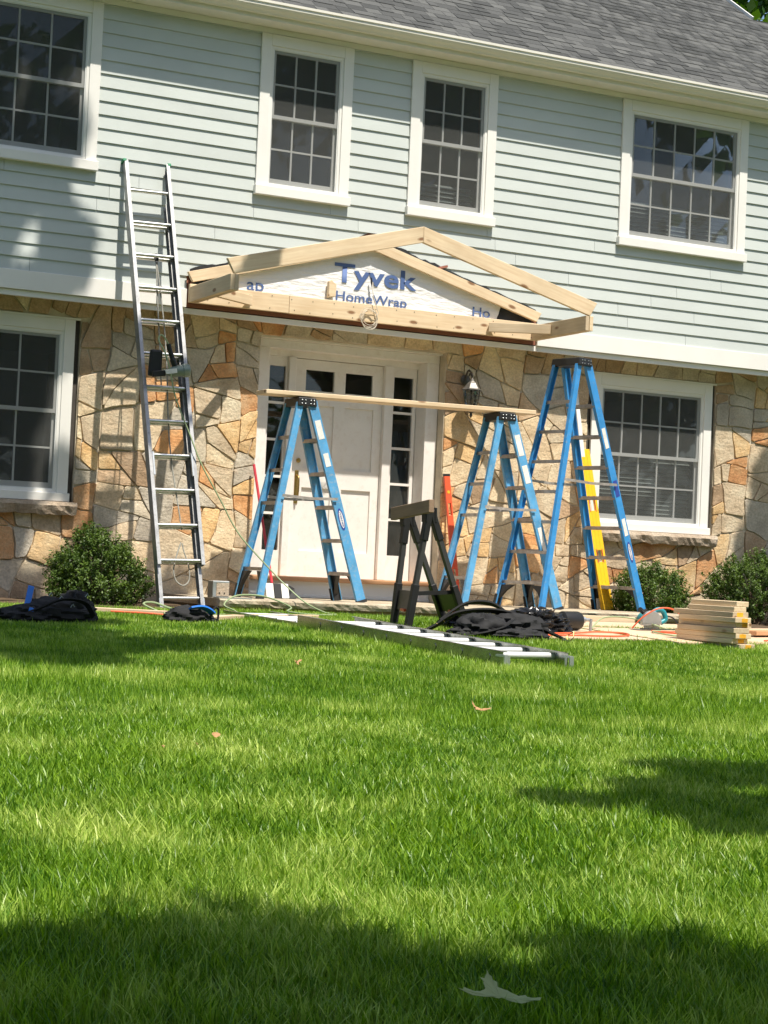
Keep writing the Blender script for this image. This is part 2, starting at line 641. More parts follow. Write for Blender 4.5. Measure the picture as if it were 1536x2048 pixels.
def screen_mat():
    m, nt, bs = new_mat('insect_screen_mesh')
    nt.nodes.remove(bs)
    tr = nt.nodes.new('ShaderNodeBsdfTransparent')
    di = nt.nodes.new('ShaderNodeBsdfDiffuse')
    di.inputs['Color'].default_value = (.12, .125, .12, 1)
    mx = nt.nodes.new('ShaderNodeMixShader')
    mx.inputs[0].default_value = .40
    nt.links.new(tr.outputs[0], mx.inputs[1])
    nt.links.new(di.outputs[0], mx.inputs[2])
    nt.links.new(mx.outputs[0], nt.nodes['Material Output'].inputs['Surface'])
    return m


MT['glass'] = glass_mat()
MT['screen'] = screen_mat()


def shingle_mat(name, attr):
    m, nt, bs = new_mat(name)
    v = coords(nt, rnd=5.0)
    if attr:
        a = nt.nodes.new('ShaderNodeAttribute')
        a.attribute_name = 'var'
        f = a.outputs['Fac']
    else:
        f = nt.nodes.new('ShaderNodeObjectInfo').outputs['Random']
    c = ramp(nt, f, [(0, (.062, .064, .062)), (.5, (.088, .090, .087)), (1, (.122, .124, .118))])
    g = ramp(nt, noise_tex(nt, v, 160, 3, .8), [(.3, (.6, .6, .6)), (.7, (1.3, 1.3, 1.3))])
    c = mixc(nt, 1.0, c, g, 'MULTIPLY')
    nt.links.new(c, bs.inputs['Base Color'])
    bs.inputs['Roughness'].default_value = .95
    bs.inputs['Specular IOR Level'].default_value = .15
    bump(nt, bs, noise_tex(nt, v, 220, 3, .7), .5, .004)
    return m


MT['shingle'] = shingle_mat('asphalt_shingle', False)
MT['shingle_far'] = shingle_mat('asphalt_shingle_field', True)


def wrap_mat():
    m, nt, bs = new_mat('white_house_wrap')
    v = coords(nt, (1, 1, 2.2))
    w = noise_tex(nt, v, 5.5, 4, .55)
    v2 = coords(nt, (2.5, 1, 9))
    w2 = noise_tex(nt, v2, 3.2, 4, .5)
    bs.inputs['Base Color'].default_value = (.80, .79, .78, 1)
    bs.inputs['Roughness'].default_value = .45
    h = mixc(nt, .6, w, w2)
    bump(nt, bs, h, .45, .05)
    return m


MT['wrap'] = wrap_mat()


def gz(x, y):
    s = -3.0 - y
    return -.04 - .02 * (s + math.sqrt(s * s + 1.0))


def project(p):
    q = Vector(p) - CAM
    z = q.dot(FWD)
    return 768 + 3700 * q.dot(RIGHT) / z, 1024 + 3700 * q.dot(DOWN) / z, z


def spline_(pts, n=8):
    pts = [Vector(p) for p in pts]
    out = []
    for i in range(len(pts) - 1):
        a, b, c, d = pts[max(i - 1, 0)], pts[i], pts[i + 1], pts[min(i + 2, len(pts) - 1)]
        for t in range(n):
            u = t / n
            out.append(.5 * ((2 * b) + (c - a) * u + (2 * a - 5 * b + 4 * c - d) * u * u + (3 * b - a - 3 * c + d) * u ** 3))
    out.append(pts[-1])
    return out

# ================================================================== the setting
# ground sheet, out to the horizon
xs = np.concatenate([[-900, -300, -90, -40], np.linspace(-16, 12, 57), [30, 80, 300, 900]])
ys = np.concatenate([[-900, -300, -100, -50, -28], np.linspace(-20, 0.6, 84), [6, 20, 60, 200, 900]])
gv, gf = [], []
for y in ys:
    for x in xs:
        yy = max(y, -30.0)
        gv.append((x, y, gz(x, yy) + .006 * noise.noise(Vector((x * .9, y * .9, 0)))))
nx = len(xs)
for j in range(len(ys) - 1):
    for i in range(nx - 1):
        gf.append((j * nx + i, j * nx + i + 1, (j + 1) * nx + i + 1, (j + 1) * nx + i))
g = np_mesh('lawn', np.array(gv), np.array(gf), MT['lawn'], smooth=True)
g['kind'] = 'structure'

# soil bed along the house foot, both sides of the stoop
for (bx0, bx1, by0) in ((-7.5, -2.06, -1.55), (2.86, 9.0, -1.35)):
    n = 40
    v, f = [], []
    for j in range(9):
        for i in range(n + 1):
            x = bx0 + (bx1 - bx0) * i / n
            y = by0 + (0.27 - by0) * j / 8 + (.10 * noise.noise(Vector((x * 1.7, 3, 0))) if j == 0 else 0)
            z = gz(x, y) + (.012 if j else -.01) + .02 * (noise.noise(Vector((x * 4, y * 4, 2))) + .6) * (j > 0)
            v.append((x, y, z))
    for j in range(8):
        for i in range(n):
            f.append((j * (n + 1) + i, j * (n + 1) + i + 1, (j + 1) * (n + 1) + i + 1, (j + 1) * (n + 1) + i))
    o = np_mesh('soil_bed', np.array(v), np.array(f), MT['soil'], smooth=True)
    o['kind'] = 'structure'

# ------------------------------------------------------------------ the house
house = thing('house', 'two-storey house with sage green clapboard over a tan flagstone ground floor', 'house')

# --- window list: outer casing x0,x1,z0,z1, columns
UPPER = [(-4.40, -2.945, 3.705, 5.18, 4, None), (-1.452, -0.527, 3.705, 5.18, 3, None),
         (0.088, 1.016, 3.705, 5.18, 3, .20), (2.458, 4.008, 3.705, 5.18, 5, .30), (6.1, 7.6, 3.705, 5.18, 5, None)]
LOWER = [(-4.55, -2.965, 0.835, 2.435, 4, None), (2.425, 3.90, 0.875, 2.44, 5, .52), (6.0, 7.5, 0.875, 2.44, 5, None)]
SY = 0.28     # plane of the mortar bed of the stone wall
DOOR = (-1.205, 0.74, 0.05, 2.487)

# upper wall backing (sheathing) and stone backing, with real openings
h_up = [(a + .10, b - .10, c + .07, d - .10) for a, b, c, d, n, t in UPPER]
MB().sheet(-7.0, 9.0, 2.62, 5.40, h_up, .004, .16).build('sheathing', MT['redwood'], house)
h_lo = [(a - .05, b + .05, c - .01, d + .02) for a, b, c, d, n, t in LOWER] + [DOOR]

stone_wall = MB().sheet(-7.0, 9.0, -.30, 2.66, h_lo, SY, SY + .36).build('stone_wall', MT['mortar'], house)

SITES = (
    '-2.89,2.53,b;-2.81,2.16,b;-2.76,2.53,g;-2.89,2.39,b;-2.57,2.50,b;-2.66,2.44,t;-2.59,2.26,g;-2.64,2.04,t;-2.51,2.04,g;-2.71,1.88,y;-2.82,1.72,t;-2.61,1.71,y;-2.83,1.53,t;-2.63,1.58,g;'
    '-2.68,1.44,b;-2.47,1.90,t;-2.43,1.79,t;-2.42,1.56,t;-2.24,1.82,o;-1.99,1.82,o;-2.24,2.38,g;-2.10,2.47,b;-2.03,2.05,g;-2.22,2.09,g;-1.85,2.48,t;-1.62,2.49,t;-1.37,2.58,b;-1.35,2.46,g;'
    '-1.83,2.27,b;-1.66,2.30,t;-1.47,2.30,o;-1.28,2.21,g;-1.63,2.09,o;-1.44,2.10,t;-1.82,2.07,g;-1.69,1.88,t;-1.50,1.88,t;-1.32,1.79,o;-1.61,1.70,t;-1.67,1.51,t;-1.37,1.52,y;-2.19,1.52,t;'
    '-2.10,1.47,o;-1.94,1.53,g;-2.11,2.26,b;-2.40,2.56,b;-2.74,1.24,y;-2.44,1.30,g;-2.45,1.16,b;-2.83,1.07,g;-2.83,0.94,o;-2.64,0.99,t;-2.47,0.87,b;-2.81,0.77,o;-2.66,0.76,g;-2.56,0.61,t;'
    '-2.71,0.59,t;-2.36,0.73,g;-2.29,0.92,t;-2.27,0.54,g;-2.24,0.39,t;-2.35,0.47,t;-1.98,1.15,g;-2.05,0.97,y;-1.90,0.97,g;-2.08,0.84,g;-1.90,0.84,t;-1.62,1.23,o;-1.50,1.39,t;-1.35,1.41,y;'
    '-1.41,1.24,t;-1.25,1.25,g;-1.58,0.99,t;-1.33,1.04,y;-1.67,0.92,t;-1.35,0.84,o;-1.58,0.83,b;-1.79,0.76,o;-1.65,0.72,y;-2.02,0.65,t;-1.95,0.52,t;-1.78,0.59,o;-1.50,0.65,t;-1.31,0.58,t;'
    '-1.68,0.45,t;-2.04,0.39,y;-2.06,0.27,t;-1.86,0.28,y;-1.50,0.37,t;-1.39,0.46,g;-1.30,0.33,t;-1.81,0.14,t;-1.98,0.14,g;-1.47,0.23,b;-1.31,0.16,b;-2.23,0.20,t;-2.43,0.33,t;-2.61,0.38,t;'
    '-2.79,0.37,b;-2.78,0.14,t;-2.54,0.15,b;-2.32,0.10,t;-1.62,0.15,t;-3.51,0.61,o;-3.40,0.66,g;-3.22,0.63,t;-3.08,0.63,t;-3.35,0.52,g;-3.12,0.47,y;-2.98,0.45,y;-3.30,0.36,t;-3.41,0.14,b;'
    '-3.15,0.13,t;-3.51,0.20,g;-3.01,0.29,t;-2.97,0.12,b;-2.96,0.55,t;-1.11,2.56,o;-0.79,2.56,g;-0.57,2.60,b;-0.37,2.58,g;-0.13,2.60,b;0.06,2.57,t;0.36,2.57,t;0.64,2.58,t;0.74,2.58,t;'
    '0.92,2.54,b;0.82,2.45,t;0.81,2.33,b;0.79,2.13,b;1.10,2.54,o;1.29,2.60,t;1.53,2.60,t;1.80,2.57,b;1.20,2.35,g;1.43,2.40,t;1.60,2.47,b;1.71,2.27,g;1.40,2.13,t;1.16,2.12,g;'
    '1.76,2.01,b;1.99,2.05,g;1.98,2.32,g;2.17,2.36,b;2.27,2.12,t;2.09,2.57,g;0.78,1.89,t;0.89,1.64,o;0.91,1.80,y;1.14,1.83,y;1.10,1.64,y;0.82,1.36,t;0.99,1.37,t;1.18,1.49,t;'
    '1.33,1.89,t;1.32,1.67,t;1.51,1.86,t;1.70,1.93,o;1.73,1.79,t;1.97,1.84,t;1.76,1.65,t;1.96,1.61,t;1.47,1.68,t;1.53,1.43,t;1.86,1.44,t;2.10,1.54,t;2.27,1.86,t;2.28,1.70,t;'
    '0.99,2.36,b;1.03,2.24,g;0.97,1.19,t;1.17,1.18,b;1.37,1.23,t;1.58,1.23,t;1.91,1.24,t;0.98,1.03,o;1.16,1.05,b;1.33,1.05,y;1.43,0.96,t;1.33,0.89,t;1.02,0.80,y;1.13,0.85,t;'
    '1.43,0.70,t;1.22,0.63,y;0.95,0.62,y;1.92,1.04,t;1.70,0.89,y;1.77,0.76,o;1.80,0.61,o;2.11,1.11,b;2.24,1.16,o;2.24,0.96,y;2.28,0.79,t;2.12,0.78,t;2.12,0.62,t;2.22,0.58,t;'
    '2.34,0.63,t;1.08,0.46,t;1.26,0.47,y;1.40,0.32,o;1.57,0.47,y;1.73,0.48,y;1.87,0.44,t;1.64,0.32,t;1.54,0.28,t;1.20,0.31,t;1.20,0.14,t;1.60,0.16,y;1.92,0.22,t;2.03,0.39,t;'
    '2.33,0.47,o;2.21,0.35,t;2.26,0.17,t;2.43,0.27,t;2.49,0.08,t;1.66,1.01,t;0.90,0.40,t;0.91,0.20,b;1.78,0.31,y;3.82,2.59,g;4.09,2.60,b;4.13,2.40,b;4.36,2.50,g;4.49,2.62,g;'
    '4.05,2.15,g;4.25,2.24,g;4.21,2.07,g;4.45,2.12,g;4.57,2.30,y;4.17,1.83,t;4.41,1.88,y;4.58,1.93,o;4.53,1.75,t;4.07,1.61,t;4.10,1.45,t;4.38,1.52,o;4.60,1.54,t;4.12,1.32,b;'
    '4.42,1.34,t;4.05,1.06,y;4.21,1.09,t;4.33,1.15,t;4.49,1.18,t;4.37,1.02,t;4.50,0.99,t;4.12,0.93,t;4.27,0.86,t;4.15,0.78,y;4.41,0.79,b;4.64,1.05,g;4.65,0.82,g;4.43,0.60,t;'
    '4.20,0.55,b;3.99,0.62,o;3.79,0.66,t;3.53,0.68,b;3.20,0.71,o;3.16,0.60,t;3.46,0.55,y;3.68,0.53,y;2.81,0.65,t;2.72,0.57,t;2.84,0.46,t;2.78,0.38,o;3.61,0.41,y;3.77,0.35,o;'
    '3.92,0.33,t;4.14,0.39,t;3.72,0.15,t;4.04,0.16,t;3.00,0.41,t;3.27,0.36,t;3.44,0.26,b;3.15,0.19,t;2.95,0.24,t;4.38,0.41,t;4.39,0.18,b;4.59,0.53,t;4.60,0.30,t;')

pts = []
for e in SITES.strip(';').split(';'):
    x, z, c = e.split(',')
    pts.append((float(x), float(z), c))
rs = random.Random(3)


def clip(poly, nx_, nz_, d):
    """keep the part of the polygon with nx*x+nz*z <= d"""
    out = []
    for i in range(len(poly)):
        a, b = poly[i - 1], poly[i]
        da, db = nx_ * a[0] + nz_ * a[1] - d, nx_ * b[0] + nz_ * b[1] - d
        if (da <= 0) != (db <= 0):
            t = da / (da - db)
            out.append((a[0] + (b[0] - a[0]) * t, a[1] + (b[1] - a[1]) * t))
        if db <= 0:
            out.append(b)
    return out


def area(poly):
    return abs(sum(poly[i - 1][0] * poly[i][1] - poly[i][0] * poly[i - 1][1] for i in range(len(poly)))) / 2 if len(poly) > 2 else 0



def split(poly, out, lim):
    """break a slab along chords until the pieces have flagstone size"""
    if area(poly) < lim:
        out.append(poly)
        return
    xs_ = [p[0] for p in poly]
    zs_ = [p[1] for p in poly]
    w_, h_ = max(xs_) - min(xs_), max(zs_) - min(zs_)
    jit = rs.gauss(0, .28) if rs.random() < .85 else rs.uniform(-.9, .9)
    a_ = (math.pi / 2 if w_ * .92 > h_ else 0) + jit          # direction of the cut
    nx_, nz_ = -math.sin(a_), math.cos(a_)
    pr_ = [nx_ * p[0] + nz_ * p[1] for p in poly]
    d_ = min(pr_) + (max(pr_) - min(pr_)) * rs.uniform(.33, .67)
    for q in (clip(poly, nx_, nz_, d_), clip(poly, -nx_, -nz_, -d_)):
        if len(q) >= 3 and area(q) > .002:
            split(q, out, rs.choice((.030, .045, .06, .08, .10, .14)))


slabs = []
x_ = -7.0
while x_ < 9.0:
    w_ = rs.uniform(.9, 1.3)
    split([(x_, -.28), (min(x_ + w_, 9.0), -.28), (min(x_ + w_, 9.0), 2.66), (x_, 2.66)], slabs, .1)
    x_ += w_


def warp(x, z):
    return (x + .075 * noise.noise(Vector((x * 1.3, z * 1.3, 1.7))) + .035 * noise.noise(Vector((x * 3.1, z * 3.1, 4.2))),
            z + .075 * noise.noise(Vector((x * 1.3, z * 1.3, 9.1))) + .035 * noise.noise(Vector((x * 3.1, z * 3.1, 7.3))))


cells = []
for poly in slabs:
    for (a, b, c0, d0) in h_lo:
        if len(poly) < 3:
            break
        px = [p[0] for p in poly]
        pz = [p[1] for p in poly]
        if max(px) <= a or min(px) >= b or max(pz) <= c0 or min(pz) >= d0:
            continue
        cand = [clip(poly, 1, 0, a), clip(poly, -1, 0, -b), clip(poly, 0, 1, c0), clip(poly, 0, -1, -d0)]
        poly = max(cand, key=area)
    if len(poly) >= 3 and area(poly) > .004:
        cx = sum(p[0] for p in poly) / len(poly)
        cz = sum(p[1] for p in poly) / len(poly)
        near_ = min(pts, key=lambda p: (p[0] - cx) ** 2 + (p[1] - cz) ** 2)
        far_ = (near_[0] - cx) ** 2 + (near_[1] - cz) ** 2 > .2
        cells.append((poly, rs.choice('tttggyob') if far_ else near_[2]))


def fade(x, z):
    """the warp dies out at the openings so that the stones keep to their edges"""
    m_ = 1.0
    for (a, b, c0, d0) in h_lo:
        dx_ = max(a - x, 0, x - b)
        dz_ = max(c0 - z, 0, z - d0)
        m_ = min(m_, math.hypot(dx_, dz_) / .16)
    return min(1.0, m_)


far_stone = MB()
far_mat = []
n_st = 0
vis = []
for poly, c in cells:
    cx = sum(p[0] for p in poly) / len(poly)
    cz = sum(p[1] for p in poly) / len(poly)
    u, v_, w = project((cx, SY, cz))
    vis.append((0 if (-60 < u < 1600) else 1, w))
order = sorted(range(len(cells)), key=lambda i: vis[i])
for rank, i in enumerate(order):
    poly, c = cells[i]
    gap = rs.uniform(.0035, .0075)
    # inset by the joint
    for k in range(len(poly)):
        pass
    src = poly[:]
    ar = sum(src[k - 1][0] * src[k][1] - src[k][0] * src[k - 1][1] for k in range(len(src)))
    sg = 1 if ar > 0 else -1
    ins = src
    for k in range(len(src)):
        a, b = src[k - 1], src[k]
        ex, ez = b[0] - a[0], b[1] - a[1]
        L = math.hypot(ex, ez)
        if L < 1e-5:
            continue
        nx_, nz_ = sg * ez / L, -sg * ex / L
        ins = clip(ins, nx_, nz_, nx_ * a[0] + nz_ * a[1] - gap)
        if len(ins) < 3:
            break
    if len(ins) < 3 or area(ins) < .0015:
        continue
    # rough edge: subdivide, jitter, round the corners
    ring = []
    for k in range(len(ins)):
        a, b = ins[k - 1], ins[k]
        L = math.hypot(b[0] - a[0], b[1] - a[1])
        m = max(1, min(4, int(L / .07)))
        for t in range(m):
            f = (t + .5) / m if m > 1 else .5
            jx = .009 * noise.noise(Vector((a[0] * 9 + t, a[1] * 9, i)))
            jz = .009 * noise.noise(Vector((a[1] * 9 + t, a[0] * 9, i + 50)))
            if m == 1:
                ring.append((a[0] * .88 + b[0] * .12 + jx, a[1] * .88 + b[1] * .12 + jz))
                ring.append((a[0] * .12 + b[0] * .88 + jx, a[1] * .12 + b[1] * .88 - jz))
            else:
                f = .06 + .88 * t / (m - 1)
                ring.append((a[0] + (b[0] - a[0]) * f + jx, a[1] + (b[1] - a[1]) * f + jz))
    wr = []
    for (x, z) in ring:
        m_ = fade(x, z)
        x2, z2 = warp(x, z)
        wr.append((x + (x2 - x) * m_, z + (z2 - z) * m_))
    ring = wr
    cx = sum(p[0] for p in ring) / len(ring)
    cz = sum(p[1] for p in ring) / len(ring)
    pr = rs.uniform(.011, .027)
    tx, tz = rs.uniform(-.035, .035), rs.uniform(-.035, .035)
    n = len(ring)
    v, f = [], []
    for (x, z) in ring:
        v.append((x, SY + .004, z))
    for (x, z) in ring:
        v.append((x, SY - pr * .72 + tx * (x - cx) + tz * (z - cz), z))
    for (x, z) in ring:
        q = .972
        d = .006 * noise.noise(Vector((x * 14, z * 14, i * .37)))
        v.append((cx + (x - cx) * q, SY - pr - d + tx * (x - cx) + tz * (z - cz), cz + (z - cz) * q))
    v.append((cx, SY - pr - rs.uniform(-.003, .005), cz))
    for k in range(n):
        k2 = (k + 1) % n
        f += [(k, k2, n + k2, n + k), (n + k, n + k2, 2 * n + k2, 2 * n + k), (2 * n + k, 2 * n + k2, 3 * n)]
    if n_st < 300:
        m = MB()
        m.v, m.f = v, f
        m.build('stone', MT['stone_' + c], stone_wall)
        n_st += 1
    else:
        far_mat += ['tgoyb'.index(c)] * len(f)
        far_stone.add(v, f)
if far_stone.v:
    o = far_stone.build('stone_field', MT['stone_t'], stone_wall)
    for c in 'goyb':
        o.data.materials.append(MT['stone_' + c])
    o.data.polygons.foreach_set('material_index', far_mat)
    o['kind'] = 'stuff'

# --- clapboard siding: one object for each board
siding = part('siding', house)
z0 = 2.775
EXP = (5.245 - z0) / 20.6
rj = random.Random(11)
PC, PW = -0.245, 1.80       # portico centre and half width


def gable_z(x):
    return 3.47 - .29 * abs(x - PC)


row = 0
z = z0
while z < 5.19:
    zt = min(z + EXP + .02, 5.20)
    zm = z + EXP * .5
    cuts = []
    for a, b, c, d, n, t in UPPER:
        if zm > c - .02 and zm < d + .05:
            cuts.append((a - .002, b + .002))
    gab = None
    if z < 3.455:
        gab = PC
        cuts.append((PC - .0005, PC + .0005))
    cuts.sort()
    x = -7.0
    spans = []
    for a, b in cuts:
        if a > x:
            spans.append((x, a))
        x = max(x, b)
    if x < 9.0:
        spans.append((x, 9.0))
    def slope_x(side, zz_):
        w_ = min(max((3.455 - zz_) / .279, 0), PW + .012)
        return PC + side * w_
    for a, b in spans:
        a2, b2 = a, b
        if gab is not None and abs(b - PC) < .01:
            b, b2 = slope_x(-1, z), slope_x(-1, zt)
        if gab is not None and abs(a - PC) < .01:
            a, a2 = slope_x(1, z), slope_x(1, zt)
        if b - a < .03:
            continue
        while b - a > 2.9:
            j = a + rj.uniform(.9, 2.6)
            if b - j < .5:
                break
            _a, _b = a, j - .003
            m = MB()
            m.hexa([(_a, -.0165, z), (_b, -.0165, z), (_b, .003, z), (_a, .003, z),
                    (a2, -.0015, zt), (_b, -.0015, zt), (_b, .003, zt), (a2, .003, zt)])
            m.build('siding_board', MT['siding'], siding)
            a = a2 = j
        m = MB()
        w1, w2 = rj.uniform(-.001, .001), rj.uniform(-.001, .001)
        m.hexa([(a, -.0165 + w1, z), (b, -.0165 + w2, z), (b, .003, z), (a, .003, z),
                (a2, -.0015, zt), (b2, -.0015, zt), (b2, .003, zt), (a2, .003, zt)])
        m.build('siding_board', MT['siding'], siding)
    z += EXP
    row += 1

# --- skirt board of the overhang, its underside, frieze, soffit, fascia, gutter
for a, b in ((-7.0, -2.056), (1.572, 9.0)):
    MB().box(a, b, -.032, .003, 2.612, 2.777).build('skirt_board', MT['white'], house, bevel=.003)
MB().box(-7.0, 9.0, -.006, .03, 2.560, 2.609).build('skirt_drip_strip', MT['white'], house)
MB().box(-7.0, 9.0, .032, SY + .02, 2.596, 2.606).build('overhang_soffit', MT['white'], house)
MB().box(-7.0, 9.0, -.020, .002, 5.186, 5.236).build('frieze_board', MT['white'], house, bevel=.003)
MB().box(-7.0, 9.0, -.222, .10, 5.238, 5.252).build('eave_soffit', MT['white'], house)
MB().box(-7.0, 9.0, -.245, -.2235, 5.232, 5.385).build('fascia_board', MT['white'], house)
prof = [(-.247, 5.268), (-.300, 5.268), (-.312, 5.285), (-.335, 5.300), (-.352, 5.322), (-.352, 5.345), (-.362, 5.350), (-.362, 5.372),
        (-.352, 5.372), (-.350, 5.356), (-.342, 5.350), (-.342, 5.326), (-.328, 5.309), (-.303, 5.293), (-.296, 5.278), (-.257, 5.278), (-.257, 5.372), (-.247, 5.372)]
gm = MB()
n = len(prof)
gx = [-7.0, -3.4, -0.35, 2.7, 5.75, 9.0]
gm.v = [(x, y, zz) for x in gx for (y, zz) in prof]
for s_ in range(len(gx) - 1):
    for k in range(n):
        k2 = (k + 1) % n
        gm.f.append((s_ * n + k, s_ * n + k2, (s_ + 1) * n + k2, (s_ + 1) * n + k))
gm.f.append(tuple(range(n)))
gm.f.append(tuple((len(gx) - 1) * n + k for k in reversed(range(n))))
gut = gm.build('gutter', MT['gutter'], house)

# --- interior shell: dark rooms behind the glass
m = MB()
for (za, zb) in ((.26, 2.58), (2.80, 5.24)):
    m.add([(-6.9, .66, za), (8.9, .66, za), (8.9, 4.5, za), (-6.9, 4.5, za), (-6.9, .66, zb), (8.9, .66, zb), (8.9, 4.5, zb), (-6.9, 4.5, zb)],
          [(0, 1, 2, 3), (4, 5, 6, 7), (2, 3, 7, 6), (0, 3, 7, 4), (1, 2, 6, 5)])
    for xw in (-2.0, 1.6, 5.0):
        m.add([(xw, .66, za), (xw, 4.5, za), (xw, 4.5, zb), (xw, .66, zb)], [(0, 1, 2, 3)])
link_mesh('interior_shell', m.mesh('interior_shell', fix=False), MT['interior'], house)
MB().box(-7.0, -6.9, .17, 8.5, -.3, 5.24).build('end_wall', MT['siding'], house)
MB().box(8.9, 9.0, .17, 8.5, -.3, 5.24).build('end_wall', MT['siding'], house)
MB().box(-6.9, 8.9, 8.4, 8.5, -.3, 5.24).build('rear_wall', MT['siding'], house)

# --- roof: deck, shingle by shingle
TANP = .70
ang = math.atan(TANP)
EY, EZ = -.315, 5.372
RID = 4.1


def roof_pt(x, s, h=0.0):
    return Vector((x, EY + s * math.cos(ang) - h * math.sin(ang), EZ + s * math.sin(ang) + h * math.cos(ang)))


WX = 5.53
sr = (RID - EY) / math.cos(ang)
sw = (2.03 - EY) / math.cos(ang)
rm = MB()
for (a, b, s1) in ((-7.1, WX, sr), (WX, 9.1, sw)):
    rm.hexa([roof_pt(a, .05, -.03), roof_pt(b, .05, -.03), roof_pt(b, s1, -.03), roof_pt(a, s1, -.03),
             roof_pt(a, .05, -.002), roof_pt(b, .05, -.002), roof_pt(b, s1, -.002), roof_pt(a, s1, -.002)])
    p0, p1 = roof_pt(a, s1, -.02), roof_pt(b, s1, -.02)
    rm.hexa([p0, p1, p1 + Vector((0, 4.6, -3.2)), p0 + Vector((0, 4.6, -3.2)),
             p0 + Vector((0, 0, .03)), p1 + Vector((0, 0, .03)), p1 + Vector((0, 4.6, -3.17)), p0 + Vector((0, 4.6, -3.17))])
roof = rm.build('roof', MT['shingle_far'], house)
gable = MB().prism([(WX - .05, EY + .3, 5.3), (WX - .05, RID, roof_pt(0, sr).z - .04), (WX - .05, 8.3, 5.3)], (.02, 0, 0)).build('gable_wall', MT['siding'], house)
MB().bar(roof_pt(WX + .012, sw, -.03), roof_pt(WX + .012, sr, -.03), .02, .14, (0, 0, 1)).build('rake_board', MT['white'], house)

rr = random.Random(5)
tiles = []
ROW = .122
nrow = int(sr / ROW)
for r in range(nrow):
    s = r * ROW
    x = -7.1 - rr.uniform(0, .3)
    x_end = WX if s + ROW > sw else 9.1
    while x < x_end:
        w = rr.choice((.10, .13, .16, .19, .23))
        w_ = min(w, x_end - x)
        if w_ > .05:
            tiles.append((x, s, w_, w, rr.random() < .48))
        x += w
cand = []
for i, (x, s, w_, w, thick) in enumerate(tiles):
    u, v_, d = project(roof_pt(x + w_ / 2, s + .05))
    if -10 < u < 1546 and -12 < v_ < 400:
        cand.append((d, i))
cand.sort()
near = {i for d, i in cand[:300]}
VAR = {}


def tile_verts(w, thick):
    h = .0105 if thick else .006
    return [(0.002, -.004, .0), (w - .002, -.004, .0), (w - .002, ROW + .012, .0), (0.002, ROW + .012, .0),
            (0.002, 0, h), (w - .002, 0, h), (w - .002, ROW + .012, .003), (0.002, ROW + .012, .003)]


bas = Matrix(((1, 0, 0), (0, math.cos(ang), -math.sin(ang)), (0, math.sin(ang), math.cos(ang)))).to_4x4()
fv, ff, fa = [], [], []
HF = [(0, 3, 2, 1), (4, 5, 6, 7), (0, 1, 5, 4), (1, 2, 6, 5), (2, 3, 7, 6), (3, 0, 4, 7)]
for i, (x, s, w_, w, thick) in enumerate(tiles):
    lift = .002
    if i in near:
        key = (round(w_, 3), thick)
        if key not in VAR:
            mm = MB()
            mm.hexa(tile_verts(w_, thick))
            VAR[key] = mm.mesh('shingle')
            VAR[key].materials.append(MT['shingle'])
        o = bpy.data.objects.new('shingle', VAR[key])
        COL.objects.link(o)
        o.parent = roof
        mw = bas.copy()
        mw.translation = roof_pt(x, s, lift)
        o.matrix_basis = mw
    else:
        b0 = len(fv)
        for p in tile_verts(w_, thick):
            q = bas @ Vector(p)
            fv.append(tuple(q + roof_pt(x, s, lift)))
        val = rr.random()
        fa += [val] * 8
        ff += [tuple(b0 + k for k in q) for q in HF]
o = np_mesh('shingle_field', np.array(fv), np.array(ff), MT['shingle_far'], roof, attr=fa)
o['kind'] = 'stuff'

# ------------------------------------------------------------------ windows


